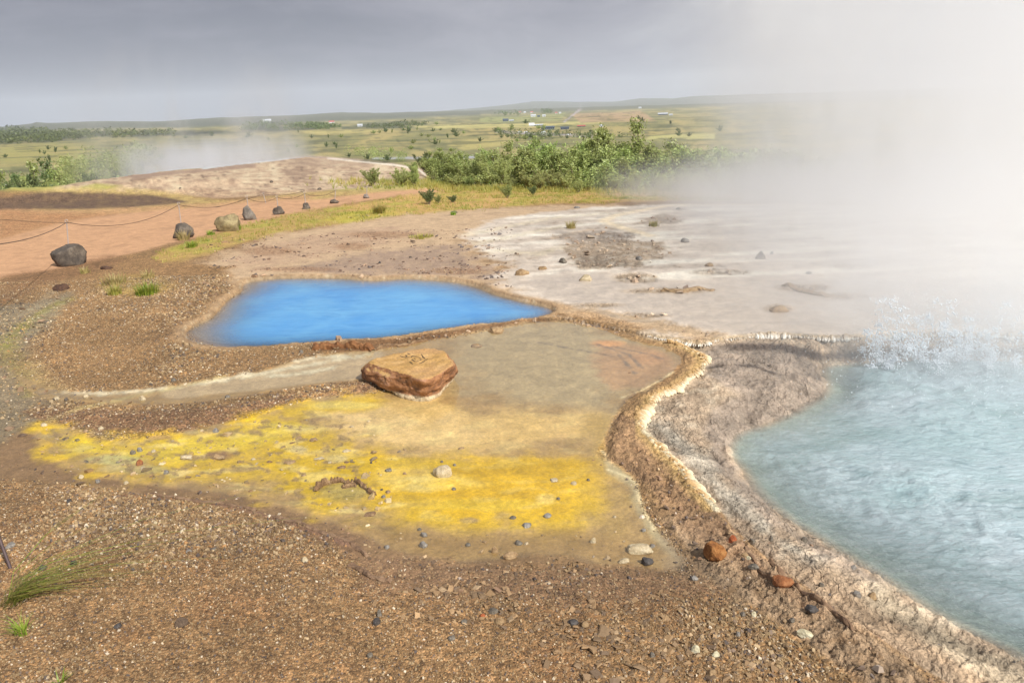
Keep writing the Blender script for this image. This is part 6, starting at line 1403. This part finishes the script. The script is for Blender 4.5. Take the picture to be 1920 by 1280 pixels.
# ------------------------------------------------------------------ boiling splash: water thrown up, drops
def splash():
    rg = np.random.default_rng(71); bx, by = unproj(1735, 690, ZR); bx = float(bx); by = float(by); Vs, Fs = [], []; off = 0
    bv, bf = ICO1
    P, S = [], []
    # ragged crown of jets
    for j in range(90):
        a = rg.uniform(0, 6.28); r0 = rg.uniform(0, 0.38); vx, vy = math.cos(a) * rg.uniform(.1, .55), math.sin(a) * rg.uniform(.1, .4); vz = rg.uniform(1.4, 3.5) * (1 - r0); sx, sy = bx + rg.uniform(-.42, .5), by + math.sin(a) * r0 * .6
        T = np.linspace(0.02, rg.uniform(0.5, 1.0) * vz / 4.9, 34)
        for t in T:
            n = 3
            for _ in range(n):
                P.append((sx + vx * t + rg.normal(0, .010 + .03 * t), sy + vy * t + rg.normal(0, .010 + .03 * t), ZR + vz * t - 4.9 * t * t + rg.normal(0, .012))); S.append(0.0046 * rg.uniform(.3, 1.2) * (1 - 0.3 * t))
    for j in range(4200):                                          # spray
        u = rg.normal(0, 1); P.append((bx + 0.35 + u * 0.42, by + rg.normal(0, .5), ZR + 0.02 + abs(rg.normal(0, .26)) * math.exp(-(u * .5) ** 2))); S.append(rg.uniform(.0010, .0034))
    for j in range(2600):                                          # froth on the heaving surface
        q = abs(rg.normal(0, .42)); a = rg.uniform(0, 6.28); x, y = bx + .3 + q * math.cos(a) * 1.3, by + q * math.sin(a) * .9 - .2; P.append((x, y, ZR + 0.02 + rg.uniform(0, .05) * math.exp(-q))); S.append(rg.uniform(.0015, .0038))
    P = np.array(P); S = np.array(S); n = len(P); J = 1 + rg.uniform(-.3, .3, (n, len(bv), 1)); V = (bv[None] * J * S[:, None, None] * np.stack([np.ones(n), np.ones(n), rg.uniform(.8, 1.8, n)], -1)[:, None] + P[:, None]).reshape(-1, 3)
    F = (bf[None] + (np.arange(n) * len(bv))[:, None, None]).reshape(-1, 3)
    t = NT('spray'); b = t.bsdf(Roughness=0.2); b.inputs['Base Color'].default_value = (.85, .9, .93, 1)
    o = link('water_splash', mesh_np('water_splash', V, F, None, True), t.m); tag(o, 'white spray and froth thrown up by the boiling pool', 'splash', kind='stuff')
splash()

# ------------------------------------------------------------------ steam
STEAM_C = (0.955, 0.965, 0.975, 1)
def volume_box(name, lo, hi, build, label, cat='steam', subd=1):
    x0, y0, z0 = lo; x1, y1, z1 = hi
    V = [(x, y, z) for z in (z0, z1) for x, y in ((x0, y0), (x1, y0), (x1, y1), (x0, y1))]; F = [(0,3,2,1),(4,5,6,7),(0,1,5,4),(1,2,6,5),(2,3,7,6),(3,0,4,7)]
    t = NT(name); pv = t.n('ShaderNodeVolumePrincipled'); pv.inputs['Color'].default_value = STEAM_C; pv.inputs['Anisotropy'].default_value = 0.42
    tc = t.n('ShaderNodeTexCoord').outputs['Object']; build(t, tc, pv); t.l(pv.outputs[0], t.out.inputs['Volume'])
    o = link(name, mesh_np(name, V, F), t.m); tag(o, label, cat, kind='stuff'); return o
def sep(t, v):
    s = t.n('ShaderNodeSeparateXYZ'); t.l(v, s.inputs[0]); return s.outputs
def smooth01(t, v, a, b): return t.maprange(v, a, b, 0, 1, True)
bx, by = [float(v) for v in unproj(1740, 690, ZR)]
def plume(t, tc, pv):
    x, y, z = sep(t, tc)
    mpp = t.n('ShaderNodeMapping'); mpp.inputs['Scale'].default_value = (1, 0.8, 0.5); t.l(tc, mpp.inputs[0])
    n1 = t.noise(0.5, 6, 0.62, mpp.outputs[0], 0.9).outputs[0]; n2 = t.noise(1.5, 5, 0.62, mpp.outputs[0], 0.8).outputs[0]
    wob = t.math('MULTIPLY', t.math('SUBTRACT', n1, 0.5), 4.2)
    # the column starts over the boil and drifts back to the right, widening as it rises and goes
    s = t.math('SUBTRACT', y, by - 0.6)                       # distance downwind
    left = t.math('ADD', t.math('MULTIPLY', y, PLX[0]), PLX[1])           # its left flank
    u = t.math('ADD', t.math('SUBTRACT', x, left), t.math('MULTIPLY', wob, t.maprange(y, by, by + 12, 0.18, 0.6)))
    wid = t.maprange(y, by, by + 14, 1.6, 8.0)
    flank = smooth01(t, t.math('DIVIDE', u, wid), -0.15, 1.0)
    back = smooth01(t, t.math('ADD', s, t.math('MULTIPLY', wob, 0.15)), -0.4, 2.2)
    low = smooth01(t, z, -0.2, 0.8)
    top = t.maprange(z, 2.6, 6.0, 1, 0.0, True)
    flank = t.math('MULTIPLY', flank, t.maprange(t.math('SUBTRACT', x, t.math('MULTIPLY', y, 0.66)), 0.0, 2.5, 1, 0, True))
    den = t.math('MULTIPLY', t.math('MULTIPLY', flank, back), t.math('MULTIPLY', top, t.math('MULTIPLY', t.maprange(n2, 0.36, 0.64, 0.3, 1.7), t.maprange(n1, 0.40, 0.60, 0.12, 1.9))))
    den = t.math('MULTIPLY', den, PLD)
    # thin wisps hugging the warm terrace
    gm = t.math('MULTIPLY', t.maprange(z, 0.05, 1.0, 1, 0, True), t.math('MULTIPLY', smooth01(t, t.math('SUBTRACT', x, t.math('MULTIPLY', y, 0.16)), -0.3, 2.2), smooth01(t, y, by - 0.8, by + 2.5)))
    gm = t.math('MULTIPLY', gm, t.maprange(n2, 0.38, 0.68, 0.25, 1.5)); gm = t.math('MULTIPLY', gm, GMD)
    # veil over the hot water itself
    wv = t.math('MULTIPLY', t.maprange(z, -0.2, 0.75, 1, 0, True), t.math('MULTIPLY', smooth01(t, t.math('ADD', x, t.math('MULTIPLY', y, 0.0)), 1.6, 3.4), smooth01(t, y, 3.2, by)))
    wv = t.math('MULTIPLY', wv, t.maprange(n2, 0.35, 0.7, 0.2, 1.5)); wv = t.math('MULTIPLY', wv, WVD)
    q = t.math('ADD', t.math('POWER', t.math('SUBTRACT', x, bx + 0.45), 2), t.math('POWER', t.math('SUBTRACT', y, by + 0.1), 2))
    bo = t.math('MULTIPLY', t.math('POWER', 2.718, t.math('MULTIPLY', q, -0.9)), t.maprange(z, -0.1, 1.5, 1, 0, True)); bo = t.math('MULTIPLY', bo, t.maprange(n2, 0.3, 0.7, 0.4, 1.9)); wv = t.math('ADD', wv, t.math('MULTIPLY', bo, 0.75))
    tot = t.math('ADD', den, t.math('ADD', gm, wv)); t.l(tot, pv.inputs['Density'])
PLX = (0.225, -0.2); PLD = 0.19; GMD = 0.13; WVD = 0.42
volume_box('steam_plume', (0.6, 2.6, -0.35), (15, 19, 6.1), plume, 'thick white steam rolling up from the boiling pool at the right')
def mound_steam(t, tc, pv):
    x, y, z = sep(t, tc); mp = t.n('ShaderNodeMapping'); mp.inputs['Scale'].default_value = (1, 1, 0.45); t.l(tc, mp.inputs[0])
    n1 = t.noise(0.16, 5, 0.62, mp.outputs[0], 0.6).outputs[0]; n2 = t.noise(0.5, 4, 0.6, mp.outputs[0], 0.4).outputs[0]
    hx = t.math('MULTIPLY', smooth01(t, x, -29.5, -23), t.maprange(x, -19, -13, 1, 0, True)); hy = t.math('MULTIPLY', smooth01(t, y, 51, 55), t.maprange(y, 62, 68, 1, 0, True))
    base = t.maprange(z, -1.6, 1.1, 1, 0, True); tall = t.math('MULTIPLY', t.maprange(z, -1, 7.5, 0.6, 0, True), t.maprange(n1, 0.50, 0.64, 0, 1.4))
    b = t.math('MULTIPLY', base, t.maprange(n2, 0.42, 0.62, 0.0, 1.6)); d = t.math('ADD', b, tall); d = t.math('MULTIPLY', d, t.math('MULTIPLY', hx, hy)); d = t.math('MULTIPLY', d, 0.38)
    t.l(d, pv.inputs['Density'])
volume_box('mound_steam', (-36, 51, -7), (-9, 69, 8), mound_steam, 'low white steam drifting off the back of the sinter mound')

# ------------------------------------------------------------------ the air
def haze():
    V0, V1 = (-9500, -400, -18), (9500, 17000, 520)
    t = NT('haze'); pv = t.n('ShaderNodeVolumePrincipled'); pv.inputs['Color'].default_value = (0.86, 0.9, 0.98, 1); pv.inputs['Density'].default_value = HAZE; t.l(pv.outputs[0], t.out.inputs['Volume'])
    x0, y0, z0 = V0; x1, y1, z1 = V1; V = [(x, y, z) for z in (z0, z1) for x, y in ((x0, y0), (x1, y0), (x1, y1), (x0, y1))]; F = [(0,3,2,1),(4,5,6,7),(0,1,5,4),(1,2,6,5),(2,3,7,6),(3,0,4,7)]
    o = link('haze', mesh_np('haze', V, F), t.m); tag(o, 'thin pale air over the valley', 'haze', kind='stuff')
HAZE = 0.00008
haze()

# ------------------------------------------------------------------ sky and sun
SUN_EL, SUN_AZ = 43, 142          # azimuth clockwise from straight ahead
w = bpy.data.worlds.new('World'); bpy.context.scene.world = w; w.use_nodes = True; nt = w.node_tree; nt.nodes.clear()
t = NT.__new__(NT); t.t = nt; t.out = nt.nodes.new('ShaderNodeOutputWorld')
sky = t.n('ShaderNodeTexSky', sky_type='NISHITA'); sky.sun_disc = False; sky.sun_elevation = R(SUN_EL); sky.sun_rotation = R(SUN_AZ); sky.altitude = 100
bg1 = t.n('ShaderNodeBackground'); t.l(sky.outputs[0], bg1.inputs[0]); bg1.inputs[1].default_value = 0.10
tc = t.n('ShaderNodeTexCoord').outputs['Generated']; x, y, z = sep(t, tc)
# storm cloud ahead, thinner bright cloud to the right and overhead
mp = t.n('ShaderNodeMapping'); mp.inputs['Scale'].default_value = (1, 1, 3.2); t.l(tc, mp.inputs[0])
n1 = t.noise(1.9, 7, 0.6, mp.outputs[0], 0.6).outputs[0]; n2 = t.noise(7, 6, 0.62, mp.outputs[0], 0.5).outputs[0]
az = t.math('ARCTAN2', x, y)
br = t.math('ADD', t.math('ADD', t.maprange(az, -0.35, 0.62, 0.0, 1.0, True), t.maprange(y, 0.3, -0.4, 0.0, 0.7, True)), t.math('MULTIPLY', t.math('SUBTRACT', n1, 0.5), 1.3)); br = t.math('ADD', br, t.math('MULTIPLY', t.math('SUBTRACT', n2, 0.5), 0.7)); br = t.math('ADD', br, t.maprange(z, 0.16, 0.45, 0.0, 0.45))
cl = t.ramp(br, [(0.0, lin((92,97,115))), (0.25, lin((115,117,133))), (0.5, lin((136,137,150))), (0.75, lin((160,161,169))), (1.0, lin((205,206,208)))])
bg2 = t.n('ShaderNodeBackground'); t.l(cl, bg2.inputs[0]); bg2.inputs[1].default_value = 1.0
# cover: full in front, broken overhead and behind where the sun comes through
cov = t.math('MULTIPLY', t.maprange(y, -0.5, 0.25, 0.35, 1.0, True), t.maprange(z, 0.5, 0.95, 1.0, 0.75, True))
mx = t.n('ShaderNodeMixShader'); t.l(cov, mx.inputs[0]); t.l(bg1.outputs[0], mx.inputs[1]); t.l(bg2.outputs[0], mx.inputs[2]); t.l(mx.outputs[0], t.out.inputs[0])
sd = bpy.data.lights.new('sun', 'SUN'); sd.energy = 4.3; sd.angle = R(0.55); sd.color = (1.0, 0.975, 0.93); so = bpy.data.objects.new('sun', sd); C.objects.link(so)
e, a = R(SUN_EL), R(SUN_AZ); dirv = Vector((math.cos(e) * math.sin(a), math.cos(e) * math.cos(a), math.sin(e))); so.rotation_euler = dirv.to_track_quat('Z', 'Y').to_euler()

sc = bpy.context.scene
sc.view_settings.view_transform = 'Standard'; sc.view_settings.look = 'None'; sc.view_settings.exposure = 0.33; sc.view_settings.gamma = 1.0
sc.render.engine = 'CYCLES'
sc.cycles.use_denoising = True
try: sc.cycles.denoiser = 'OPENIMAGEDENOISE'
except Exception: pass
sc.cycles.max_bounces = 12; sc.cycles.volume_bounces = 8; sc.cycles.transparent_max_bounces = 10; sc.cycles.diffuse_bounces = 2; sc.cycles.glossy_bounces = 2
sc.cycles.volume_step_rate = 1.0; sc.cycles.volume_max_steps = 64
sc.cycles.use_adaptive_sampling = True; sc.cycles.adaptive_threshold = 0.015
